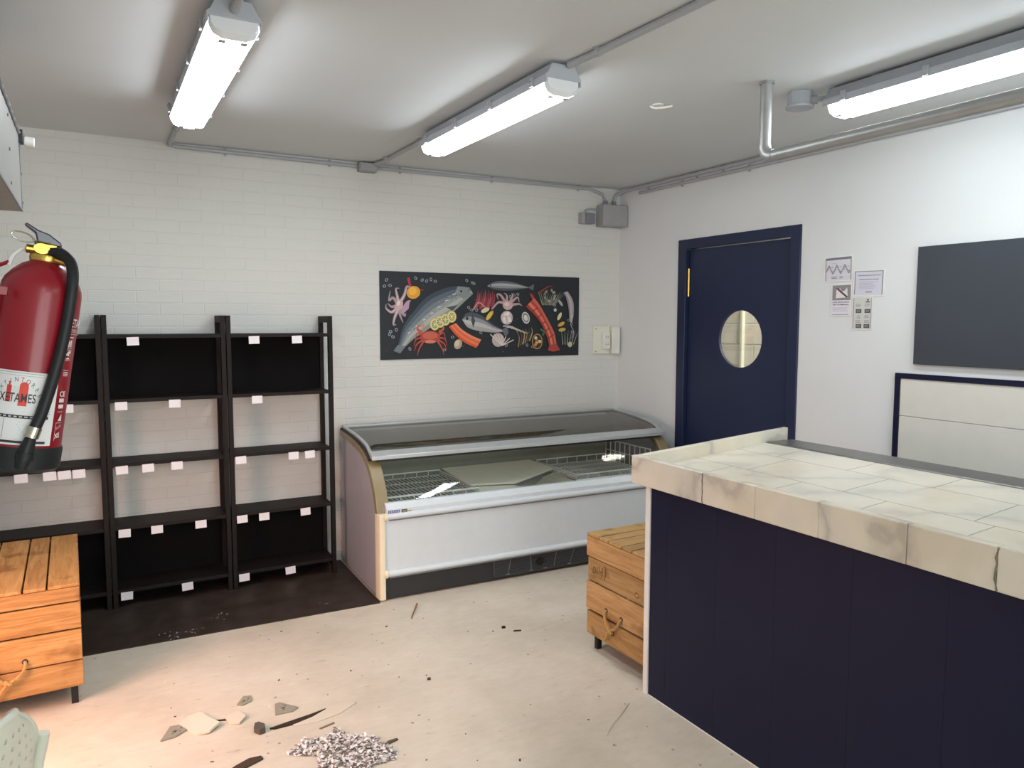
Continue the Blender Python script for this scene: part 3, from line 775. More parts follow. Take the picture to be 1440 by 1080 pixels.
# scallop and fan shells
ellp(.555, .79, .085, .085, '#b8a8a4'); A.up()
for k in range(7): stk([(.575, .86), (.515+.02*k, .72+.004*k*k*.5)], .012, '#d4c8c2')
A.up()
# razor clams and shrimps
for k in range(6): stk([(.66+.012*k, .88-.015*k), (.665+.014*k, .76-.012*k), (.65+.016*k, .68-.008*k)], .020, ('#8d7a58', '#5c4f3c', '#b09a72')[k % 3], True)
A.up()
for k in range(5): stk([(.58+.02*k, .62+.012*k), (.63+.018*k, .63+.02*k), (.66+.014*k, .70)], .016, '#bdb5ae', True)
A.up()
# platter
ellp(.762, .815, .078, .098, '#a5864a'); A.up(); ellp(.762, .815, .066, .085, '#3c2b22'); A.up()
for k in range(12): ellp(.762+.020*math.cos(k*2.1)*(.4+.05*k), .815+.055*math.sin(k*2.1)*(.4+.05*k), .020, .018, ('#c98c4a', '#d8cfc0', '#b2503c', '#7f8d4c', '#d9b070')[k % 5], k*33)
A.up()
# herbs, crab sticks, corals at the right
for k in range(12): stk([(.79+.006*k, .36), (.775+.011*k, .25), (.765+.014*k, .19+.012*(k % 3))], .012, ('#9b9c96', '#8f8b72', '#6c7466')[k % 3], True)
for k in range(10): ellp(.83+.028*math.cos(k*1.7), .24+.07*math.sin(k*1.7), .022, .016, ('#8c8676', '#a59c86', '#73766c')[k % 3], k*25)
A.up()
fish([(.905,.20),(.92,.26),(.935,.40),(.94,.55)], [(.93,.18),(.96,.30),(.965,.45),(.955,.60)], ['#8c8587', '#b3a8aa', '#9d9698'])
A.up()
for k in range(6): stk([(.905+.012*k, .86), (.90+.016*k, .76), (.895+.02*k, .68+.01*(k % 2))], .012, '#a8a69a', True)
ellp(.945, .86, .035, .035, '#b9b392'); ellp(.89, .33, .05, .018, '#a7a8a6', 50); ellp(.86, .42, .022, .022, '#c5c6c8'); ellp(.955, .50, .02, .02, '#b4b0ae'); A.up()
stk([(.78,.66),(.80,.70),(.79,.74)], .02, '#3f7a54'); stk([(.95,.62),(.965,.70),(.955,.78)], .012, '#8d9092')
o = b.build('seafood_art_poster', M['print_'], recalc=False, sharp=0)
tag(o, 'black poster printed with fish, crab, octopus and lemons on the back wall', 'poster')

# ================================================================== CHEST FREEZER
FZ = thing('chest_freezer', 'white curved-glass display freezer against the back wall beside the shelves', 'freezer', (1.332, 3.868, 0), R_(-1.3))
W = 2.105
curve = [(.030, .490), (.042, .535), (.070, .595), (.110, .660), (.160, .718), (.220, .764), (.300, .801), (.420, .832), (.560, .849), (.780, .862)]
curve = [(p.x, p.y) for p in spline([(a, c, 0) for a, c in curve], 4)]
def offs(cv, d):
    out = []
    for i, (y, z) in enumerate(cv):
        a = cv[max(i-1, 0)]; c = cv[min(i+1, len(cv)-1)]; ty, tz = c[0]-a[0], c[1]-a[1]; l = math.hypot(ty, tz)
        out.append((y+tz/l*d, z-ty/l*d))
    return out
inn = offs(curve, .040)
fp = lambda cv, x: [(x, y, z) for y, z in cv]
# tub
b = MB(); b.box((.03, .03, .14), (W-.03, .075, .53)); b.box((.03, .735, .03), (W-.03, .778, .845)); b.box((.03, .075, .14), (W-.03, .735, .43)); b.box((.03, .05, .02), (W-.03, .735, .14))
b.box((.03, .075, .43), (.075, .735, .55)); b.box((W-.075, .075, .43), (W-.03, .735, .55))
b.build('tub', M['fz_inner'], FZ, local=True, bevel=.003)
# end panels (lilac white) and tan end caps
for xa, xb, ca in ((.004, .03, 0.0), (W-.03, W-.004, W-.072)):
    prof = [(.055, 0.02), (.055, .49)]+[q for q in inn[1:]]+[(.778, .02)]
    b = MB(); b.prism(fp(prof, xa), (xb-xa, 0, 0)); b.build('side_panel', M['fz_side'], FZ, local=True)
    b = MB(); b.band(fp(curve, ca), fp(inn, ca), (.072, 0, 0)); b.build('end_cap', M['fz_tan'], FZ, local=True, bevel=.004)
    xc = 0 if ca == 0 else W-.036
    b = MB(); pr = [(xc+.036 if ca == 0 else xc, 0), (xc+.036 if ca == 0 else xc, .075), (xc if ca == 0 else xc+.036, .075), (xc if ca == 0 else xc+.036, .022), (xc+(.006 if ca == 0 else .030), .006), (xc+(.016 if ca == 0 else .020), 0)]
    b.prism([(x, y, .008) for x, y in pr], (0, 0, .482)); b.build('corner_post', M['fz_cream'], FZ, local=True, bevel=.003)
# front
b = MB(); b.box((.036, .008, .152), (W-.036, .032, .478)); b.build('front_panel', M['fz_white'], FZ, local=True, bevel=.002)
b = MB(); b.prism([(.046, .004, .484), (.046, .004, .512), (.046, .030, .544), (.046, .058, .544), (.046, .058, .484)], (W-.092, 0, 0)); b.build('front_ledge', M['fz_white'], FZ, local=True, bevel=.003)
for z in (.474, .152):
    b = MB(); b.tube([(.05, .004, z), (W-.05, .004, z)], .017, 14); o = b.build('bumper_rail', M['fz_white'], FZ, local=True)
    for xx in (.038, W-.038):
        q = MB(); q.tube([(xx-.014, .004, z), (xx-.008, .004, z), (xx+.008, .004, z), (xx+.014, .004, z)], [.013, .0215, .0215, .013], 16); q.build('rail_cap', M['fz_cream'], o, local=True)
    q = MB(); q.box((.06, -.002, z-.0235), (W-.06, .010, z-.0165)); q.build('rail_groove', M['dark_grey'], o, local=True)
b = MB(); b.box((.036, .016, .012), (W-.036, .034, .136)); b.build('kick_panel', M['fz_black'], FZ, local=True)
b = MB(); b.box((.70, .010, .022), (1.50, .018, .030)); b.box((.70, .010, .122), (1.50, .018, .130)); b.box((.70, .010, .022), (.712, .018, .130)); b.box((1.488, .010, .022), (1.5, .018, .130))
for k in range(9): b.hexa([(.712, .012, .032+k*.0102), (1.488, .012, .032+k*.0102), (1.488, .0175, .036+k*.0102), (.712, .0175, .036+k*.0102), (.712, .012, .036+k*.0102), (1.488, .012, .036+k*.0102), (1.488, .0175, .040+k*.0102), (.712, .0175, .040+k*.0102)])
vg = b.build('vent_grille', M['grille'], FZ, local=True)
b = MB()
for k, (xa, xb) in enumerate(((.82, .80), (.955, .96), (1.14, 1.12), (1.27, 1.235))): b.tube([(xa, .0105, .126), (xb, .0085, .032)], .0017, 6)
for xa in (.80, .96, 1.06, 1.235): b.box((xa-.012, .008, .028), (xa+.010, .012, .034))
b.build('grille_clip', M['dark_grey'], vg, local=True)
b = MB(); b.tube([(1.02, .0105, .08), (1.02, .007, .08)], .026, 16); b.build('fan_hub', M['rubber'], vg, local=True)
# badge
b = MB()
bf = lambda u, v, h: Vector((.052+u, .0035-h+ (max(0, v)/.030)*0.0, .4905+v))
A2 = Art(b, bf, .0005)
A2.rect(0, -.001, .076, .020, '#e6e4df'); A2.up(); A2.rect(.002, .003, .070, .018, '#3c5790'); A2.up()
for k in range(6): A2.poly([(.006+k*.0105, .005), (.012+k*.0105, .005), (.0135+k*.0105, .016), (.0075+k*.0105, .016)], '#a9b9d6')
A2.rect(.0, -.001, .066, .002, '#b8474c'); A2.rect(.078, -.001, .112, .017, '#4c4a44'); A2.up(); A2.rect(.083, .003, .107, .012, '#8e8b80'); A2.rect(.114, .003, .136, .009, '#a99b4a')
b.build('badge', M['print_'], FZ, local=True, recalc=False, sharp=0)
# glass
i0 = min(range(len(curve)), key=lambda i: abs(curve[i][1]-.545)); i1 = min(range(len(curve)), key=lambda i: abs(curve[i][1]-.760))
fg = offs(curve, .012)[i0:i1+1]
b = MB(); v0 = [b.bm.verts.new((.058, y, z)) for y, z in fg]; v1 = [b.bm.verts.new((W-.058, y, z)) for y, z in fg]
for i in range(len(fg)-1): b.face([v0[i], v0[i+1], v1[i+1], v1[i]], True)
b.build('front_glass', M['glass_front'], FZ, local=True)
lidc = [(p.x, p.y) for p in spline([(a, c, 0) for a, c in ((.172, .779), (.215, .810), (.290, .840), (.42, .861), (.56, .874), (.775, .886))], 4)]
LID = MB()
li = offs(lidc, .014)
LID.band(fp(lidc, .012), fp(li, .012), (.020, 0, 0)); LID.band(fp(lidc, W-.032), fp(li, W-.032), (.020, 0, 0))
LID.hexa([(.012, .150, .764), (W-.012, .150, .764), (W-.012, .190, .784), (.012, .190, .784), (.012, .152, .786), (W-.012, .152, .786), (W-.012, .197, .812), (.012, .197, .812)])
LID.box((.012, .745, .872), (W-.012, .778, .888))
LID.build('lid_frame', M['fz_alu'], FZ, local=True, bevel=.003)
b = MB(); lg = offs(lidc, .006)
v0 = [b.bm.verts.new((.03, y, z)) for y, z in lg]; v1 = [b.bm.verts.new((W-.03, y, z)) for y, z in lg]
for i in range(len(lg)-1): b.face([v0[i], v0[i+1], v1[i+1], v1[i]], True)
b.build('lid_glass', M['glass_lid'], FZ, local=True)
b = MB(); gk = offs(lidc, .015); gk2 = offs(lidc, .026)
b.band(fp(gk, .002), fp(gk2, .002), (.02, 0, 0)); b.band(fp(gk, W-.022), fp(gk2, W-.022), (.02, 0, 0))
b.box((.05, .160, .752), (W-.05, .180, .766)); b.box((.004, .755, .862), (W-.004, .780, .872))
b.build('gasket', M['fz_gasket'], FZ, local=True)

def wire_basket(label, x0, x1, y0, y1, z, hl, hr, hb):
    t = thing('wire_basket', label, 'basket', (1.332, 3.868, 0), R_(-1.3), 'white wire baskets in the freezer')
    b = MB(); r = .0034
    n = int((x1-x0)/.026)
    for i in range(n+1): x = x0+(x1-x0)*i/n; b.tube([(x, y0, z), (x, y1, z)], r, 5)
    for k in range(5): y = y0+(y1-y0)*k/4; b.tube([(x0, y, z-.004), (x1, y, z-.004)], r*1.3, 5)
    b.build('bottom_grid', M['wire'], t, local=True)
    for x, h in ((x0, hl), (x1, hr)):
        b = MB(); m = int((y1-y0)/.055)
        for k in range(m+1): y = y0+(y1-y0)*k/m; b.tube([(x, y, z), (x, y, z+h)], r, 5)
        b.tube([(x, y0, z+h), (x, y1, z+h)], r*1.5, 6); b.tube([(x, y0, z+h*.5), (x, y1, z+h*.5)], r, 5)
        b.build('side_grid', M['wire'], t, local=True)
    for y, h in ((y0, .03), (y1, hb)):
        b = MB(); m = int((x1-x0)/.08)
        for k in range(m+1): x = x0+(x1-x0)*k/m; b.tube([(x, y, z), (x, y, z+h)], r, 5)
        b.tube([(x0, y, z+h), (x1, y, z+h)], r*1.5, 6); b.build('end_grid', M['wire'], t, local=True)
    return t
wire_basket('white wire basket at the left end inside the freezer', .085, .655, .115, .725, .522, .025, .025, .03)
wire_basket('white wire basket with a tall side grid at the right end inside the freezer', 1.40, 2.00, .19, .72, .515, .03, .15, .04)
# cream boards lying on the freezer floor
def board(label, pts, th, m='foam'):
    b = MB(); b.prism(pts, (0, 0, th)); o = b.build('insulation_board', M[m], bevel=.002); tag(o, label, 'board', 'loose boards in the freezer')
    return o
fw = lambda x, y, z: Vector((1.332, 3.868, 0))+Matrix.Rotation(R_(-1.3), 3, 'Z') @ Vector((x, y, z))
board('widest cream board lying flat in the middle of the freezer between the baskets', [fw(.665, .28, .528), fw(.955, .20, .528), fw(1.385, .46, .535), fw(1.345, .725, .552), fw(.672, .725, .552)], .012)
board('short cream board in the freezer next to the front of the left basket', [fw(.665, .10, .512), fw(.945, .10, .512), fw(.945, .19, .514), fw(.665, .27, .516)], .012)
board('triangular board in the freezer near the right basket, shade painted in grey-green', [fw(.97, .09, .490), fw(1.386, .09, .490), fw(1.386, .445, .512), fw(1.25, .365, .506)], .010, 'foam_shaded')
b = MB(); b.box((.668, .10, .43), (1.386, .725, .468)); bo = b.build('freezer_liner', M['foam'], FZ, local=True)

# ================================================================== CRATES
def crate(label, loc, rot, Wd, D, z0, z1, heights, insets, mx, my, writing=False):
    """upturned slatted crate on metal legs; handle end at local -y, long side along y"""
    t = thing('wooden_crate', label, 'crate', loc, rot, 'upturned wooden crates on metal legs')
    rr = random.Random(int(z1*1000))
    def tint(): k = rr.uniform(.82, 1.06); return (k, k*rr.uniform(.95, 1.0), k*rr.uniform(.88, 1))
    h = Wd/2
    for side in ('front', 'back'):
        b = MB(); y = 0 if side == 'front' else D-.016
        for (za, zb), ins in zip(heights, insets):
            b.col(tint()); b.box((-h+ins*.4, y+ins, za), (h-ins*.4, y+ins+.016, zb))
        e = b.build('end_boards', mx, t, local=True, bevel=.002)
        if side == 'front':
            hz = heights[2][0]+.035; holes = [(-.055, hz), (.055, hz-.004)]
            b = MB()
            for hx, hz_ in holes+[(-.012, heights[3][1]-.045)]: b.tube([(hx, .012, hz_), (hx, insets[2]-.0015, hz_)], .011, 12)
            b.build('rope_hole', M['fz_black'], e, local=True)
            b = MB()
            b.tube(spline([(-.055, .004, hz), (-.052, -.012, hz-.012), (-.035, -.018, hz-.045), (-.006, -.020, hz-.068), (.02, -.019, hz-.060), (.046, -.017, hz-.038), (.056, -.012, hz-.014), (.055, .004, hz-.004)], 5), .0065, 8)
            b.tube(spline([(-.012, -.024, hz-.062), (.006, -.030, hz-.070), (.010, -.018, hz-.080), (-.006, -.012, hz-.076), (-.010, -.026, hz-.060)], 5), .0075, 8)
            b.tube(spline([(-.004, -.02, hz-.07), (-.022, -.018, hz-.095), (-.034, -.014, hz-.118), (-.046, -.010, hz-.135)], 5), [.0065-.0001*i for i in range(16)], 8)
            b.build('rope_handle', M['rope'], t, local=True)
            if writing:
                b = MB(); z00 = heights[1][0]+.04
                A3 = Art(b, lambda u, v, hh: Vector((-.19+(u+.19)*1.25 if u < 0 else u, insets[1]-.0004-hh, z00+(v-z00)*1.3)), .0003)
                zz = heights[1][0]+.040
                ink = '#5f4324'
                A3.stroke([(-.175, zz), (-.170, zz+.022), (-.160, zz+.02), (-.162, zz+.004), (-.174, zz+.002)], .0045, ink)
                A3.stroke([(-.148, zz+.03), (-.147, zz+.002)], .0045, ink)
                A3.stroke([(-.135, zz+.034), (-.133, zz+.016), (-.114, zz+.018)], .0045, ink); A3.stroke([(-.116, zz+.034), (-.118, zz-.004)], .0045, ink)
                A3.stroke([(-.102, zz+.046), (-.096, zz+.020), (-.104, zz-.008)], .0045, ink)
                A3.ell(.15, zz-.004, .014, .010, ink); A3.up(); A3.ell(.15, zz-.004, .010, .0065, '#b58d58')
                b.build('handwriting', M['print_'], t, local=True, recalc=False, sharp=0)
    for sx in (-1, 1):
        b = MB()
        for (za, zb), ins in zip(heights, insets):
            b.col(tint()); xa = sx*(h-ins*.6-.002); b.box((xa, .018, za), (xa-sx*.014, D-.018, zb))
        b.build('side_boards', my, t, local=True, bevel=.002)
    b = MB(); n = 5; gap = .007; w = (Wd-gap*(n-1))/n; xs = -h
    for k in range(n):
        ww = w*(.78 if k % 2 else 1.147); b.col(tint()); b.box((xs, .001, z1-.013), (min(xs+ww, h), D-.001, z1)); xs += ww+gap
    b.build('slatted_top', my, t, local=True, bevel=.002)
    b = MB().col((.5, .45, .4))
    for sx in (-1, 1):
        for y in (.018, D-.038): b.box((sx*(h-.020), y, z0+.005), (sx*(h-.042), y+.02, z1-.014))
    b.build('corner_batten', my, t, local=True)
    for sx in (-1, 1):
        for y in (.035, D-.065):
            b = MB(); b.box((sx*(h-.022), y, 0), (sx*(h-.047), y+.025, z0+.02)); b.build('leg', M['black_metal'], t, local=True, bevel=.001)
    return t
crate('pine crate on black legs at the left in front of the shelves', (-.328, 3.385, 0), R_(1.2), .50, .80, .085, .507,
      ((.434, .492), (.324, .428), (.193, .316), (.085, .188)), (.004, .001, .003, 0), M['wx'], M['wy'])
crate('weathered pine crate with a rope handle behind the marble counter end', (2.0, 2.640, 0), R_(-90+.6), .425, .62, .078, .560,
      ((.452, .545), (.335, .446), (.200, .330), (.078, .187)), (.0, .008, .0, .004), M['wx2'], M['wy2'], True)

# ================================================================== COUNTER
CT = thing('counter', 'navy boarded shop counter with a white left edge', 'counter', (2.3, 1.4, 0))
b = MB(); y = 2.352; ws = [.10, .27, .27, .29, .29, .29, .29]
b.mi = 0
for w_ in ws:
    ya = max(y-w_+.0006, .42); b.box((1.965, ya, .0), (1.982, y, .880)); y -= w_
    if y < .42: break
b.build('front_boards', M['navy'], CT, bevel=.0004)
b = MB(); b.box((1.958, 2.354, 0), (2.83, 2.381, .880)); b.build('end_panel', M['whitetrim'], CT, bevel=.002)
b = MB(); b.box((1.983, .42, 0), (2.82, 2.352, .88)); b.build('carcass', M['navy'], CT)
b = MB(); b.box((1.9635, .42, 0), (1.9665, 2.352, .004)); b.build('paint_line', M['whitetrim'], CT)

MT = thing('marble_worktop', 'veined white marble worktop with a raised rim on the navy counter', 'worktop', (2.3, 1.4, .884))
slope = .072
zs = lambda x: .938+(x-1.95)*slope
b = MB(); b.hexa([(1.95, .42, .886), (2.69, .42, .886), (2.69, 2.43, .886), (1.95, 2.43, .886), (1.95, .42, zs(1.95)), (2.69, .42, zs(2.69)), (2.69, 2.43, zs(2.69)), (1.95, 2.43, zs(1.95))])
b.build('slab', M['marble'], MT)
cuts = [2.448, 2.032, 1.781, 1.527, 1.239, 1.002, .42]
for i, (ya, yb) in enumerate(zip(cuts, cuts[1:])):
    g = .0012 if i in (0, 4) else .0003
    b = MB(); b.prism([(1.935, yb+g, .881), (1.935, yb+g, .992), (1.938, yb+g, .996), (1.968, yb+g, .996), (1.968, yb+g, .881)], (0, ya-yb-2*g, 0))
    b.build('rim_stone', M['marble_edge'], MT, bevel=.0025)
b = MB(); b.hexa([(1.968, 2.418, .884), (2.845, 2.430, .884), (2.845, 2.456, .884), (1.968, 2.447, .884), (1.968, 2.418, .996), (2.845, 2.430, 1.051), (2.845, 2.456, 1.051), (1.968, 2.447, .996)])
b.build('end_upstand', M['marble_edge'], MT, bevel=.003)
b = MB()
for yc, am in ((2.032, .003), (1.002, .006)):
    rr = random.Random(int(yc*100)); pts = [(1.9344, yc+rr.uniform(-am, am), .884+k*.0137) for k in range(9)]
    b.tube(pts, [.0008+rr.uniform(0, .0012)*(1 if yc > 1.5 else 1.5) for _ in pts], 6)
b.build('crack_filler', M['crack'], MT)
ST = MB(); ST.box((2.692, .42, .886), (2.855, 2.416, .997)); o = ST.build('steel_worktop', M['steel'], bevel=.003)
tag(o, 'grey stainless steel strip along the back edge of the marble worktop', 'worktop')

# ================================================================== RIGHT WALL: BOARD, PANEL, NOTICES
BB = thing('blackboard', 'large plain dark slate board on the right wall above the counter', 'board', (XR, 1.75, 1.337))
b = MB(); b.box((XR-.022, 1.20, 1.337), (XR-.001, 2.282, 1.911)); b.build('panel', M['slate'], BB, bevel=.002)
WP = thing('wall_panel', 'off-white wall panel in a thin navy frame below the dark board', 'panel', (XR, 1.75, .70))
b = MB(); b.box((XR-.010, .90, .930), (XR-.001, 2.35, 1.262)); b.box((XR-.010, .90, .70), (XR-.001, 2.35, 1.072)); 
b2 = MB(); b2.box((XR-.010, .90, 1.0745), (XR-.001, 2.35, 1.262)); b2.build('upper_board', M['cladding'], WP, bevel=.0015); b.bm.free()
b = MB(); b.box((XR-.010, .90, .70), (XR-.001, 2.35, 1.0725)); b.build('lower_board', M['cladding'], WP, bevel=.0015)
b = MB(); b.box((XR-.016, .87, 1.262), (XR-.001, 2.378, 1.2885)); b.box((XR-.016, 2.35, .70), (XR-.001, 2.378, 1.262)); b.build('frame', M['navy'], WP, bevel=.001)

def notice(label, y0, y1, z0, z1, draw, rot=0):
    """paper notice behind a clear sleeve, seen from the shop: u runs from left (y0) to right (y1)"""
    Wn, Hn = y0-y1, z1-z0
    t = thing('wall_notice', label, 'notice', (XR, (y0+y1)/2, z0), 0, 'printed notices on the right wall')
    b = MB(); b.box((XR-.0035, y1, z0), (XR-.001, y0, z1)); b.build('sleeve', M['whitetrim'], t, bevel=.0008)
    b = MB(); Ar = Art(b, lambda u, v, h: Vector((XR-.0036-h, y0-u*Wn, z1-v*Hn)), .0004)
    draw(Ar, Wn, Hn); b.build('print', M['print_'], t, recalc=False, sharp=0)
    t.rotation_euler = (R_(rot), 0, 0)
    return t
dk = '#4a4b52'
def n1(a, W_, H_):
    a.rect(.04, .06, .96, .95, '#d3d2da'); a.up()
    a.rect(.06, .06, .94, .15, '#74767e'); a.rect(.06, .06, .085, .95, '#7c7e86'); a.rect(.925, .06, .95, .95, '#7c7e86'); a.up()
    pts = [(.09+.82*i/36, .50+.13*math.sin(i/36*2*math.pi*3+2.6)) for i in range(37)]
    for i in range(36): 
        (u0, v0), (u1, v1) = pts[i], pts[i+1]; a.poly([(u0, v0+.07), (u1, v1+.07), (u1, v1-.03), (u0, v0-.03)], '#5d5f66')
    a.up()
    for i in range(36):
        (u0, v0), (u1, v1) = pts[i], pts[i+1]; a.poly([(u0, v0+.035), (u1, v1+.035), (u1, v1+.005), (u0, v0+.005)], '#c9c9ce')
    for k in range(6): a.ell(.16+k*.14, .47+.05*(-1)**k, .02, .025, ('#b58f7a', '#8b8d94', '#c7a284')[k % 3])
    a.lines(.28, .52, .80, .90, 2, '#64666d'); a.lines(.56, .70, .80, .90, 2, '#64666d'); a.lines(.28, .5, .28, .33, 1, '#a6a7ae')
def n2(a, W_, H_):
    a.rect(.06, .05, .94, .95, '#cfced9'); a.up(); a.rect(.05, .05, .95, .08, '#8a8b92'); a.rect(.05, .05, .08, .93, '#85868e'); a.rect(.92, .05, .95, .93, '#85868e'); a.up()
    a.rect(.15, .20, .88, .23, '#8e8f98'); a.rect(.2, .35, .82, .38, '#8e8f98'); a.lines(.2, .8, .45, .75, 6, '#b1b1bd'); a.rect(.42, .80, .62, .86, '#a3a3ad')
def n3(a, W_, H_):
    a.rect(.05, .04, .95, .96, '#dbd9e0'); a.up(); a.rect(.08, .05, .95, .50, '#8b8588'); a.up()
    a.poly([(.28, .15), (.40, .22), (.44, .12), (.50, .24), (.66, .22), (.78, .12), (.82, .42), (.25, .44)], '#ded6d6'); a.up()
    a.poly([(.25, .15), (.33, .13), (.83, .40), (.76, .43)], '#4e4449'); a.up()
    a.text('LAS BOLSAS', .5, .575, -.055, '#4d4a60', .78, 0, .02); a.text('SE COBRAN', .5, .65, -.055, '#4d4a60', .74, 0, .02)
    a.lines(.12, .88, .72, .86, 3, '#c3c1cb'); a.rect(.1, .92, .88, .94, '#a19fa8')
def n4(a, W_, H_):
    a.rect(.04, .03, .96, .97, '#ccccc8'); a.up()
    a.rect(.07, .04, .10, .95, '#8d8f8c'); a.rect(.90, .04, .93, .95, '#9fa19e'); a.up()
    for (u, v) in ((.20, .37), (.62, .37), (.22, .82), (.60, .82)): a.rect(u, v, u+.27, v+.12, '#4f544f'); 
    a.up()
    for (u, v) in ((.24, .395), (.66, .395), (.26, .845), (.64, .845)): a.rect(u, v, u+.17, v+.07, ('#8b9a62', '#6d7a70', '#7c8078', '#9a9d98')[int(u*10) % 4])
    a.ell(.76, .10, .05, .03, '#6a6c6a'); a.rect(.66, .14, .86, .18, '#6a6c6a')
    for (u, v) in ((.2, .22), (.62, .22), (.62, .56), (.2, .71), (.62, .71)): a.lines(u, u+.27, v, v+.09, 3, '#83858a')
    a.poly([(.34, .54), (.25, .65), (.43, .65)], '#9a9c98'); a.up(); a.poly([(.34, .57), (.29, .635), (.39, .635)], '#c9c9c5')
notice('notice with a wavy path drawing, topmost of the four beside the door', 2.834, 2.652, 1.762, 1.902, n1, -1)
notice('landscape notice full of faint text lines, rightmost of the four', 2.650, 2.466, 1.678, 1.818, n2, 1)
notice('notice with a crossed-out bag picture, leftmost of the lower ones', 2.785, 2.654, 1.572, 1.752, n3)
notice('notice with four dark picture boxes, lowest of the four', 2.650, 2.526, 1.502, 1.678, n4)

# ================================================================== FIRE EXTINGUISHER
EX = thing('fire_extinguisher', 'red fire extinguisher with a black hose hanging at the left', 'fire extinguisher')
RB = .0585; VS = .74
def vsq(b):   # the valve group is low and compact
    for v in b.bm.verts:
        if v.co.z > .346: v.co.z = .346+(v.co.z-.346)*VS
b = MB(); prof = [(0, .004), (.052, .004), (RB, .014), (RB, .292), (.0572, .302), (.0535, .312), (.044, .325), (.033, .336), (.023, .342), (.022, .346), (.022, .352), (0, .352)]
b.lathe(prof, 56); b.build('cylinder', M['red'], EX, local=True, sharp=30)
b = MB(); b.lathe([(0, 0), (.055, 0), (.0608, .006), (.0612, .036), (.0600, .041), (.0588, .041)], 56)
b.build('base', M['rubber'], EX, local=True)
# valve
b = MB(); b.lathe([(0, .343), (.0235, .343), (.0245, .350), (.0235, .357), (.016, .361), (.016, .368), (0, .368)], 20); b.box((-.013, -.013, .360), (.013, .013, .382))
b.tube([(-.012, 0, .366), (-.030, 0, .366)], .010, 12); b.tube([(.005, -.004, .362), (.028, -.012, .362)], .0095, 12); b.tube([(.004, -.014, .352), (.030, -.020, .346)], .006, 10)
vsq(b); VA = b.build('valve', M['brass'], EX, local=True, bevel=.001)
b = MB(); b.tube([(-.008, -.013, .369), (-.008, -.021, .369)], .0115, 20); vsq(b); b.build('pressure_gauge', M['brass'], VA, local=True)
b = MB(); b.prism([(.020, -.010, .380), (.018, -.010, .390), (.000, -.010, .405), (-.016, -.010, .410), (-.034, -.010, .422), (-.037, -.010, .416), (-.020, -.010, .402), (-.016, -.010, .384), (.004, -.010, .380)], (0, .020, 0))
vsq(b); b.build('squeeze_lever', M['gunmetal'], EX, local=True, bevel=.0025)
b = MB(); b.prism([(.022, -.009, .372), (.022, -.009, .380), (-.020, -.009, .384), (-.020, -.009, .379), (.004, -.009, .372)], (0, .018, 0)); vsq(b); b.build('carry_handle', M['gunmetal'], EX, local=True, bevel=.002)
b = MB(); b.tube(spline([(-.012, .006, .372), (-.032, .006, .366), (-.046, .006, .346), (-.050, .006, .330)], 5), .0035, 8); vsq(b); b.build('hanging_strap', M['whitetrim'], EX, local=True)
b = MB(); ring = [(-.036+.0155*math.cos(k*2*math.pi/28), -.013, .388+.0095*math.sin(k*2*math.pi/28)+.006*(-.5*math.cos(k*2*math.pi/28))) for k in range(28)]
b.tube(ring, .0016, 8, closed=True); b.tube([(-.021, -.013, .385), (.004, -.013, .384)], .0016, 8); vsq(b); b.build('safety_pin', M['chrome'], EX, local=True)
# hose
hp = [(.006, -.014, .359), (.018, -.024, .3605), (.029, -.034, .354), (.0375, -.044, .339), (.0410, -.0525, .308), (.0405, -.0545, .249), (.035, -.0590, .177), (.024, -.066, .104), (.016, -.070, .072)]
b = MB(); b.tube(spline(hp, 8), .0088, 14); HO = b.build('hose', M['rubber'], EX, local=True)
b = MB(); b.tube([(.0172, -.0695, .077), (.0135, -.071, .060)], .0106, 14); b.build('ferrule', M['chrome'], HO, local=True)
b = MB(); b.tube([(.0135, -.071, .061), (.0105, -.072, .046), (.008, -.072, .030), (.006, -.071, .010)], [.0078, .0105, .0115, .009], 14); b.build('nozzle', M['rubber'], HO, local=True)
b = MB(); b.tube([(.0092, -.072, .036), (.008, -.072, .024)], .0130, 14); b.box((.001, -.070, .018), (.017, -.056, .038)); b.build('hose_clip', M['rubber'], EX, local=True)
# label: u is arc length from the middle of the visible side, turned a little to the left
PH0 = -90-8
def cyl(u, v, h):
    a = R_(PH0)+u*.85/RB; rr = RB+.0004+h
    return Vector((rr*math.cos(a), rr*math.sin(a), v))
b = MB(); tall = lambda u, v, h: cyl(u, .045+(v-.045)*1.28 if v < .14 and u < .0645 else v, h)
L_ = Art(b, tall, .00012)
L_.rect(-.072, .045, .052, .137, '#d9d9d8', 26); L_.rect(.052, .045, .062, .133, '#d9d9d8', 4); L_.up(); L_.up()
k0 = '#3a3a3c'
L_.rect(-.070, .1345, .034, .1352, '#8a8a8a', 24); L_.rect(-.070, .1315, .034, .1320, '#9a9a9a', 24)
for i, ch in enumerate('EXTINTORES'):
    a = 158-i*15.2; cu = -.005+.034*math.cos(R_(a)); cv = .098+.026*math.sin(R_(a)); L_.text(ch, cu, cv, .0085, '#4a4548' if i not in (4, 5) else '#8d2f33', None, a-90)
L_.rect(-.024, .098, -.016, .119, '#c23b36', 3); L_.rect(-.0215, .119, -.0185, .1235, '#c23b36'); L_.rect(-.014, .100, -.004, .118, '#cfd0d0', 3)
L_.rect(-.003, .094, .011, .119, '#d2473c', 4); L_.ell(.004, .119, .007, .005, '#d2473c'); L_.up(); L_.up()
L_.text('XETAMES', -.005, .0985, .016, '#3d3436', .060, 0, .01); L_.up()
L_.lines(-.055, .030, .084, .0925, 3, '#9b9b9c', .22)
L_.rect(-.070, .0785, .030, .0825, '#2b2b2d', 24); L_.rect(.036, .0785, .050, .0825, '#2b2b2d', 3); L_.up()
for i in range(11): L_.rect(-.066+i*.0085, .0797, -.061+i*.0085, .0813, '#bdbdbd')
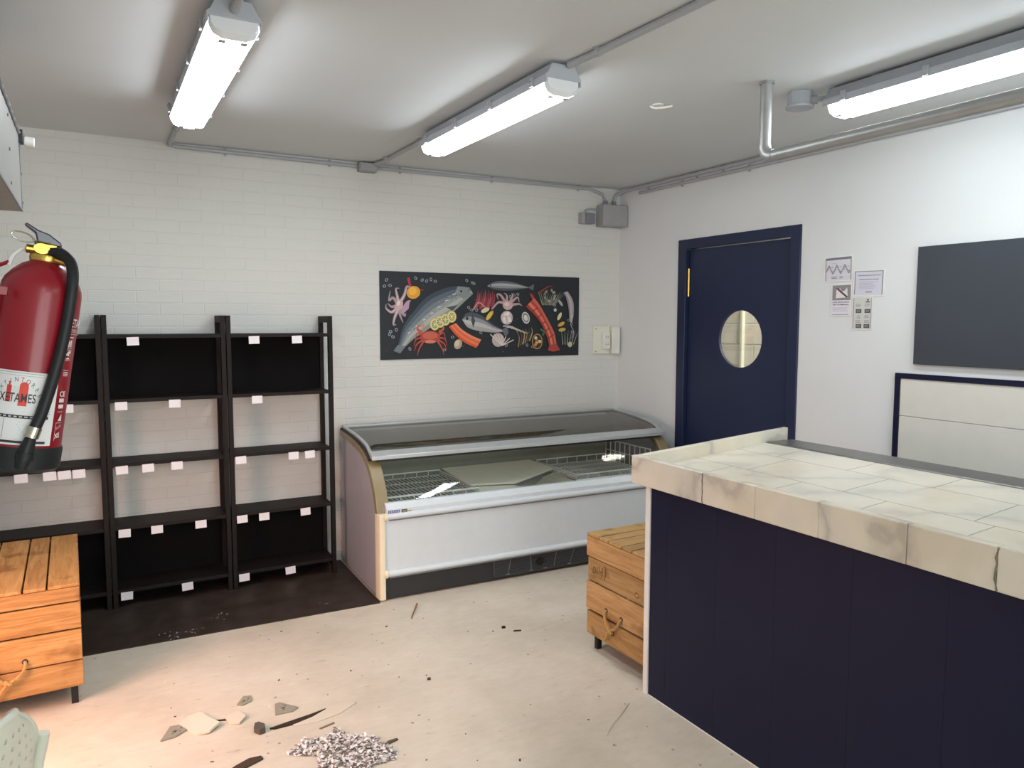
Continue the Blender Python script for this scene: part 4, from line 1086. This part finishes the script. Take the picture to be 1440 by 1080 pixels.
L_.lines(-.068, .028, .052, .077, 8, '#a0a0a2', .16); L_.rect(.030, .052, .031, .077, '#8c8c8c'); L_.rect(-.022, .052, -.0212, .077, '#8c8c8c')
L_.rect(-.070, .0475, .050, .0505, '#2b2b2d', 26)
L_.ell(.0455, .0985, .005, .006, '#6c6c70', 0, 16); L_.up(); L_.ell(.0455, .0985, .0033, .0042, '#d9d9d8', 0, 16); L_.lines(.038, .0535, .107, .121, 4, '#8e8e92', .3); L_.lines(.038, .052, .085, .092, 2, '#8e8e92', .3)
L_.up()
# right-hand printed column on the red paint
wt = '#d8c9ca'
L_.text('XETAMES', .092, .243, .019, '#e2d8d8', .060, 0, .02); L_.text('EXTINTORES', .090, .2335, .0085, wt, .054)
L_.rect(.068, .2305, .110, .2312, wt, 8); L_.lines(.069, .086, .2250, .2285, 1, wt, .4)
for z in (.188, .208):
    L_.rect(.067, z-.001, .083, z-.0003, wt, 4); L_.rect(.067, z+.0165, .083, z+.0172, wt, 4); L_.rect(.067, z, .0677, z+.0165, wt); L_.rect(.0825, z, .083, z+.0165, wt)
L_.ell(.073, .2165, .0032, .004, wt); L_.rect(.0705, .209, .0755, .2135, wt); L_.rect(.077, .2095, .081, .221, wt)
L_.poly([(.068, .189), (.076, .1925), (.081, .189)], wt); L_.poly([(.069, .196), (.075, .203), (.079, .194)], wt); L_.ell(.0785, .201, .0028, .003, wt)
L_.rect(.068, .170, .083, .1707, wt, 4); L_.lines(.0685, .083, .161, .169, 3, wt, .45)
L_.text('CE', .0745, .127, .012, '#e4dcdc', .014, 0, .015); L_.rect(.068, .117, .081, .1235, wt, 4); L_.rect(.068, .107, .081, .1135, wt, 4)
L_.rect(.068, .101, .081, .1017, wt, 4); L_.poly([(.071, .086), (.079, .098), (.081, .086)], wt)
L_.rect(.0675, .0825, .083, .0832, wt, 4); L_.rect(.0675, .053, .0682, .0825, wt); L_.text('EXTI', .0765, .0735, .006, wt, .013, 20); L_.text('XE', .0755, .058, .011, '#e2d8d8', .0135, 12, .02)
b.build('label', M['print_'], EX, local=True, recalc=False, sharp=0)
# little wall bracket on the pier side
b = MB(); b.box((-.088, -.012, .255), (-.064, .012, .262)); b.box((-.090, -.014, .235), (-.086, .014, .285)); b.tube([(-.086, 0, .31), (-.05, .006, .335)], .003, 8)
b.build('wall_bracket', M['red'], EX, local=True)
b = MB(); b.box((-.060, -.058, .278), (-.044, -.050, .292)); b.build('hanging_lug', M['red'], EX, local=True, bevel=.001)


# ================================================================== CHAIR
CH = thing('plastic_chair', 'pale mint plastic chair with a perforated backrest in the front left corner', 'chair', (-.272, 1.825, 0), R_(60))
# local frame: backrest spans x, faces -y... seat extends to +y
def chair():
    n, m = 25, 33; bw, z0, z1 = .205, .39, .745
    # perforated backrest shell as a height field; holes are square cells left out of a fine grid and rounded by the outline
    def surf(u, v, off):   # u -1..1, v 0..1
        hw = bw*(1-abs(max(0, (v-.38)/.62))**2.6*.62)
        x = u*hw; z = z0+(z1-z0)*v-.05*(abs(u)**2.2)*max(0, v-.35)
        y = -.03-.075*v+.050*(u*u)
        return Vector((x, y+off, z))
    b = MB(); NU, NV = 66, 66; TH = .008
    def hole(i, j):
        u = (i+.5)/NU*2-1; v = (j+.5)/NV
        return abs(u) < .80 and .22 < v < .90 and i % 6 in (2, 3) and j % 6 in (2, 3) and (abs(u) < .80-.45*max(0, v-.5))
    fr = {}; bk = {}
    for i in range(NU+1):
        for j in range(NV+1):
            fr[i, j] = b.bm.verts.new(surf(i/NU*2-1, j/NV, 0)); bk[i, j] = b.bm.verts.new(surf(i/NU*2-1, j/NV, -TH))
    ex = lambda i, j: 0 <= i < NU and 0 <= j < NV and not hole(i, j)
    for i in range(NU):
        for j in range(NV):
            if not ex(i, j): continue
            b.face([fr[i, j], fr[i+1, j], fr[i+1, j+1], fr[i, j+1]], True); b.face([bk[i, j+1], bk[i+1, j+1], bk[i+1, j], bk[i, j]], True)
            for (di, dj), (p, q) in (((-1, 0), ((i, j+1), (i, j))), ((1, 0), ((i+1, j), (i+1, j+1))), ((0, -1), ((i, j), (i+1, j))), ((0, 1), ((i+1, j+1), (i, j+1)))):
                if not ex(i+di, j+dj): b.face([fr[p], bk[p], bk[q], fr[q]])
    bmesh.ops.delete(b.bm, geom=[v for v in b.bm.verts if not v.link_faces], context='VERTS')
    br = b.build('backrest', M['mint'], CH, local=True, sharp=50)
    rim = [surf(-1, k/20, -TH/2) for k in range(0, 21)]+[surf(-1+2*k/20, 1, -TH/2) for k in range(1, 20)]+[surf(1, 1-k/20, -TH/2) for k in range(0, 21)]
    MB().tube(rim, .0085, 10).build('rim', M['mint'], br, local=True)
    b = MB(); pr = [(-.20, -.02), (-.21, .10), (-.20, .36), (-.16, .41), (.16, .41), (.20, .36), (.21, .10), (.20, -.02)]
    b.prism([(x, y, .435) for x, y in pr], (0, 0, .022)); b.build('seat', M['mint'], CH, local=True, bevel=.008, seg=3)
    for sx in (-1, 1):
        b = MB(); b.tube(spline([(sx*.205, -.045, .60), (sx*.205, -.02, .45), (sx*.215, -.06, .2), (sx*.225, -.10, .0)], 6), .013, 12); b.build('leg', M['mint'], CH, local=True)
        b = MB(); b.tube(spline([(sx*.19, .37, .44), (sx*.205, .395, .2), (sx*.215, .41, .0)], 6), .013, 12); b.build('leg', M['mint'], CH, local=True)
chair()

# ================================================================== DEBRIS ON THE FLOOR
def blob(cx, cy, r, n, seed, sx=1, sy=1, rot=0):
    rr = random.Random(seed); c, s_ = math.cos(rot), math.sin(rot); out = []
    for k in range(n):
        a = 2*math.pi*k/n; q = r*rr.uniform(.65, 1.15); x, y = q*math.cos(a)*sx, q*math.sin(a)*sy
        out.append((cx+x*c-y*s_, cy+x*s_+y*c))
    return out
def flake(name, label, poly, z0, th, color, cat='debris', group='debris on the floor', speck=None, lift=None):
    b = MB().col(color)
    zf = (lambda x, y: z0) if lift is None else (lambda x, y: z0+max(0, lift(x, y)))
    lo = [b.bm.verts.new((x, y, zf(x, y))) for x, y in poly]; hi = [b.bm.verts.new((x, y, zf(x, y)+th)) for x, y in poly]
    n = len(lo); b.face(lo[::-1]); b.face(hi)
    for i in range(n): b.face([lo[i], lo[(i+1) % n], hi[(i+1) % n], hi[i]])
    if speck:
        rr = random.Random(5)
        cx = sum(p[0] for p in poly)/n; cy = sum(p[1] for p in poly)/n
        for _ in range(speck[0]):
            k = rr.randrange(n); t = rr.uniform(.05, .55); w = rr.uniform(0, 1)
            qx = poly[k][0]*(1-w)+poly[(k+1) % n][0]*w; qy = poly[k][1]*(1-w)+poly[(k+1) % n][1]*w
            x, y = cx+(qx-cx)*t, cy+(qy-cy)*t; s_ = rr.uniform(.002, .0045)
            b.col(rr.choice(speck[1])); b.face([(px_, py_, z0+th+.0006) for px_, py_ in blob(x, y, s_, 5, rr.random(), 1.5, .8, rr.uniform(0, 3))])
    o = b.build(name, M['paint'], recalc=True, sharp=0); tag(o, label, cat, group); return o
flake('mortar_chip', 'grey crumbly triangle on the floor left of the pale flakes', [(.165, 2.945), (.205, 3.035), (.262, 3.03), (.262, 2.985), (.215, 2.950)], 0, .006, '#8f8b7e', speck=(26, ['#6f6c62', '#a9a596']))
flake('flooring_flake', 'large pale peeling flake by the dark gap at the left of the floor', [(.235, 3.035), (.270, 3.075), (.318, 3.085), (.345, 3.015), (.372, 2.955), (.330, 2.915), (.285, 2.93)], 0, .009, '#d6ccbb', lift=lambda x, y: (x-.29)*.12)
flake('gap_shade', 'short black sliver painted for the shaded gap beside the large pale flake', [(.345, 3.012), (.352, 3.004), (.402, 2.985), (.398, 2.996)], 0, .003, '#2a2522')  # black piece stands in for the shade in the gap under lifted flooring
flake('flooring_flake', 'curled pale flake with a brown edge right of the black gap piece', [(.398, 3.01), (.452, 3.022), (.470, 2.965), (.440, 2.93), (.405, 2.945)], 0, .006, '#d0c5b3', lift=lambda x, y: (x-.42)*.15)
flake('mortar_chip', 'small grey chip nearest the crate on the pale floor', [(.455, 3.085), (.490, 3.145), (.520, 3.135), (.515, 3.09), (.475, 3.07)], 0, .005, '#96917f', speck=(14, ['#6f6c62', '#b0ac9c']))
flake('mortar_chip', 'grey triangular chip above the long dark strip', [(.575, 2.93), (.590, 3.015), (.610, 3.02), (.668, 2.945), (.640, 2.925)], 0, .006, '#938f80', speck=(20, ['#6c695f', '#aba797']))
flake('stone_chip', 'dark grey stone standing at the end of the long dark strip', [(.478, 2.845), (.487, 2.875), (.502, 2.878), (.519, 2.852), (.516, 2.822), (.494, 2.817)], 0, .022, '#5a544d')
flake('shade_debris_strip', 'long dark strip painted as a lifted flooring edge shadow, pointing toward the freezer', [(.535, 2.838), (.552, 2.828), (.63, 2.828), (.70, 2.848), (.760, 2.880), (.70, 2.866), (.62, 2.853)], 0, .007, '#3b2f27')  # shadow under the lifted flooring edge, modelled as a dark strip
flake('flooring_flake', 'thin pale peeling flake along the dark shadow strip', [(.62, 2.862), (.70, 2.872), (.760, 2.890), (.84, 2.90), (.88, 2.87), (.80, 2.82), (.70, 2.80), (.62, 2.815)], 0, .0035, '#d0c5b3')
flake('shade_debris_strip', 'short dark strip at the lower edge of the photo', [(.33, 2.612), (.36, 2.600), (.474, 2.648), (.470, 2.668), (.43, 2.672), (.38, 2.648)], 0, .006, '#4a3c31')
flake('wood_sliver', 'thin dark sliver right of the flake pile', [(.868, 2.522), (.880, 2.518), (.935, 2.533), (.932, 2.541), (.90, 2.539)], 0, .006, '#5d5040')
flake('wood_sliver', 'thin brown sliver between grey chip and flake pile', [(.70, 2.752), (.705, 2.745), (.762, 2.762), (.76, 2.768)], 0, .004, '#8a7660')
flake('stone_chip', 'tiny black chip on the floor before the freezer, left of the pair', [(1.752, 3.238), (1.760, 3.252), (1.775, 3.246), (1.772, 3.234)], 0, .008, '#1e1a18')
flake('wood_sliver', 'tiny black sliver on the floor before the freezer, right of the pair', [(1.785, 3.178), (1.795, 3.186), (1.828, 3.172), (1.822, 3.164)], 0, .004, '#26211d')
flake('stone_chip', 'tiny dark chip on the open floor left of the tiny black pair', [(1.210, 2.912), (1.218, 2.926), (1.230, 2.92), (1.224, 2.908)], 0, .006, '#4a443c')
b = MB().col('#8b7152'); b.tube(spline([(1.400, 3.575, .004), (1.432, 3.63, .006), (1.468, 3.685, .012), (1.492, 3.725, .014)], 5), [.003+.00015*k for k in range(16)], 6)
o = b.build('dry_twig', M['paint']); tag(o, 'dry brown twig on the floor before the freezer corner', 'twig', 'debris on the floor')
b = MB().col('#aea392'); b.tube(spline([(1.64, 2.19, .003), (1.70, 2.235, .004), (1.76, 2.27, .003), (1.85, 2.33, .003)], 5), .0012, 6)
o = b.build('dry_twig', M['paint']); tag(o, 'thin grey straw on the floor before the counter corner', 'twig', 'debris on the floor')
# speckled heap of paint flakes
outl = [(.555, 2.635), (.585, 2.66), (.63, 2.70), (.69, 2.672), (.735, 2.70), (.757, 2.735), (.775, 2.66), (.83, 2.62), (.86, 2.60), (.868, 2.56), (.905, 2.47), (.885, 2.42), (.80, 2.42), (.73, 2.36), (.68, 2.46), (.63, 2.50), (.645, 2.575), (.60, 2.60)]
def inside(x, y):
    c = False; n = len(outl)
    for i in range(n):
        (x0, y0), (x1, y1) = outl[i], outl[i-1]
        if (y0 > y) != (y1 > y) and x < (x1-x0)*(y-y0)/(y1-y0)+x0: c = not c
    return c
b = MB(); rr = random.Random(11); cnt = 0
b.col('#9b928b'); b.face([(x, y, .0012) for x, y in outl])
while cnt < 1700:
    x, y = rr.uniform(.55, .91), rr.uniform(2.36, 2.74)
    if not inside(x, y): continue
    cnt += 1; s_ = rr.uniform(.003, .0085); b.col(rr.choice(['#eae5e1', '#e2dcd9', '#efeae6', '#e8e3df', '#dad4cf', '#e6e0dd', '#857c76', '#6f6762', '#bdb3a9']))
    z = rr.uniform(.002, .012); tx, ty = rr.uniform(-.45, .45), rr.uniform(-.45, .45)
    b.face([(px_, py_, max(.0015, z+(px_-x)*tx+(py_-y)*ty)) for px_, py_ in blob(x, y, s_, rr.choice((4, 5, 6)), rr.random(), 1.3, .75, rr.uniform(0, 3.1))])
o = b.build('flake_pile', M['paint'], recalc=False, sharp=0); tag(o, 'heap of white speckled flakes on the floor at the bottom of the photo', 'debris', kind='stuff')
# crumbs scattered over the floor
b = MB(); rr = random.Random(21)
for _ in range(100):
    x, y = rr.uniform(-.1, 1.9), rr.uniform(1.7, 3.75)
    if x > 1.5 and y < 2.5 and rr.random() < .5: continue
    if -.1 < x < .2 and y > 3.3: continue
    if .53 < x < .93 and 2.33 < y < 2.76: continue
    s_ = rr.uniform(.0015, .006); b.col(rr.choice(['#9a9080', '#75695a', '#e3dccd', '#4a4238', '#ada391', '#b8a58d']))
    P = blob(x, y, s_, 5, rr.random(), 1.5, .9, rr.uniform(0, 3)); lo = [b.bm.verts.new((u, v, 0)) for u, v in P]; hi = [b.bm.verts.new((u, v, s_*.5)) for u, v in P]
    b.face(hi)
    for i in range(5): b.face([lo[i], lo[(i+1) % 5], hi[(i+1) % 5], hi[i]])
for x0, y0 in ((.30, 3.90), (.36, 3.935), (.52, 4.05), (.27, 3.97), (.55, 4.10), (1.05, 4.0), (.40, 3.95)):
    for _ in range(8):
        x, y = x0+rr.gauss(0, .022), y0+rr.gauss(0, .014); s_ = rr.uniform(.0015, .005); b.col(rr.choice(['#cfc8ba', '#b9b0a0', '#d8d2c6', '#8d8474']))
        P = blob(x, y, s_, 5, rr.random(), 1.4, .8, rr.uniform(0, 3)); b.face([(u, v, .0062) for u, v in P])
o = b.build('floor_crumbs', M['paint'], recalc=False, sharp=0); tag(o, 'fine crumbs and grit scattered over the pale floor', 'debris', kind='stuff')

# ================================================================== CAMERA (placed first: the extinguisher lean is measured along its axes)
F = 1058.68
Rw = ((0.873, -0.4877, 0.0015), (-0.0398, -0.0742, -0.9965), (0.4861, 0.8698, -0.0841))
right, down, fwd = [Vector(r).normalized() for r in Rw]
down = (down-right*down.dot(right)).normalized(); fwd = right.cross(down)
cam = bpy.data.cameras.new('camera'); co = bpy.data.objects.new('camera', cam); COL.objects.link(co)
cam.sensor_width = 36; cam.lens = 36*F/1440; cam.clip_start = .05; cam.clip_end = 60
m3 = Matrix((right, -down, -fwd)).transposed()
co.matrix_world = Matrix.Translation((0, 0, 1.55)) @ m3.to_4x4()
scn.camera = co

# extinguisher: leans about 6 degrees, front turned toward the room
EX.location = (-.1153, 1.4779, 1.306)
EX.rotation_euler = (R_(0.079), R_(9.264), R_(2.474))

# ================================================================== LIGHT
def area(name, loc, target, sx, sy, energy, color):
    l = bpy.data.lights.new(name, 'AREA'); l.shape = 'RECTANGLE'; l.size = sx; l.size_y = sy; l.energy = energy; l.color = color
    o = bpy.data.objects.new(name, l); COL.objects.link(o); o.location = loc
    o.rotation_euler = (Vector(target)-Vector(loc)).to_track_quat('-Z', 'Y').to_euler(); return o
area('street_daylight', (-1.02, 2.6, .95), (.25, 3.1, .0), .7, 1.0, 24, (1, .58, .46)).data.spread = R_(125)
area('rear_fill_light', (1.3, -3.42, 1.38), (1.3, 3, 1.2), 3.0, 2.0, 190, (.93, .97, 1))  # added fill light from behind the viewer, set outside the added window
sp = bpy.data.lights.new('storeroom_lamp', 'POINT'); sp.energy = 90; sp.shadow_soft_size = .2; sp.color = (1, .95, .86)
so = bpy.data.objects.new('storeroom_lamp', sp); COL.objects.link(so); so.location = (4.1, 3.0, 2.2)
w = bpy.data.worlds.new('world'); scn.world = w; w.use_nodes = True
w.node_tree.nodes['Background'].inputs['Color'].default_value = (.75, .85, 1, 1); w.node_tree.nodes['Background'].inputs['Strength'].default_value = .12

vs = scn.view_settings
scn.display_settings.display_device = 'sRGB'
vs.view_transform = 'Standard'; vs.look = 'None'; vs.exposure = 0; vs.gamma = 1; vs.use_curve_mapping = False
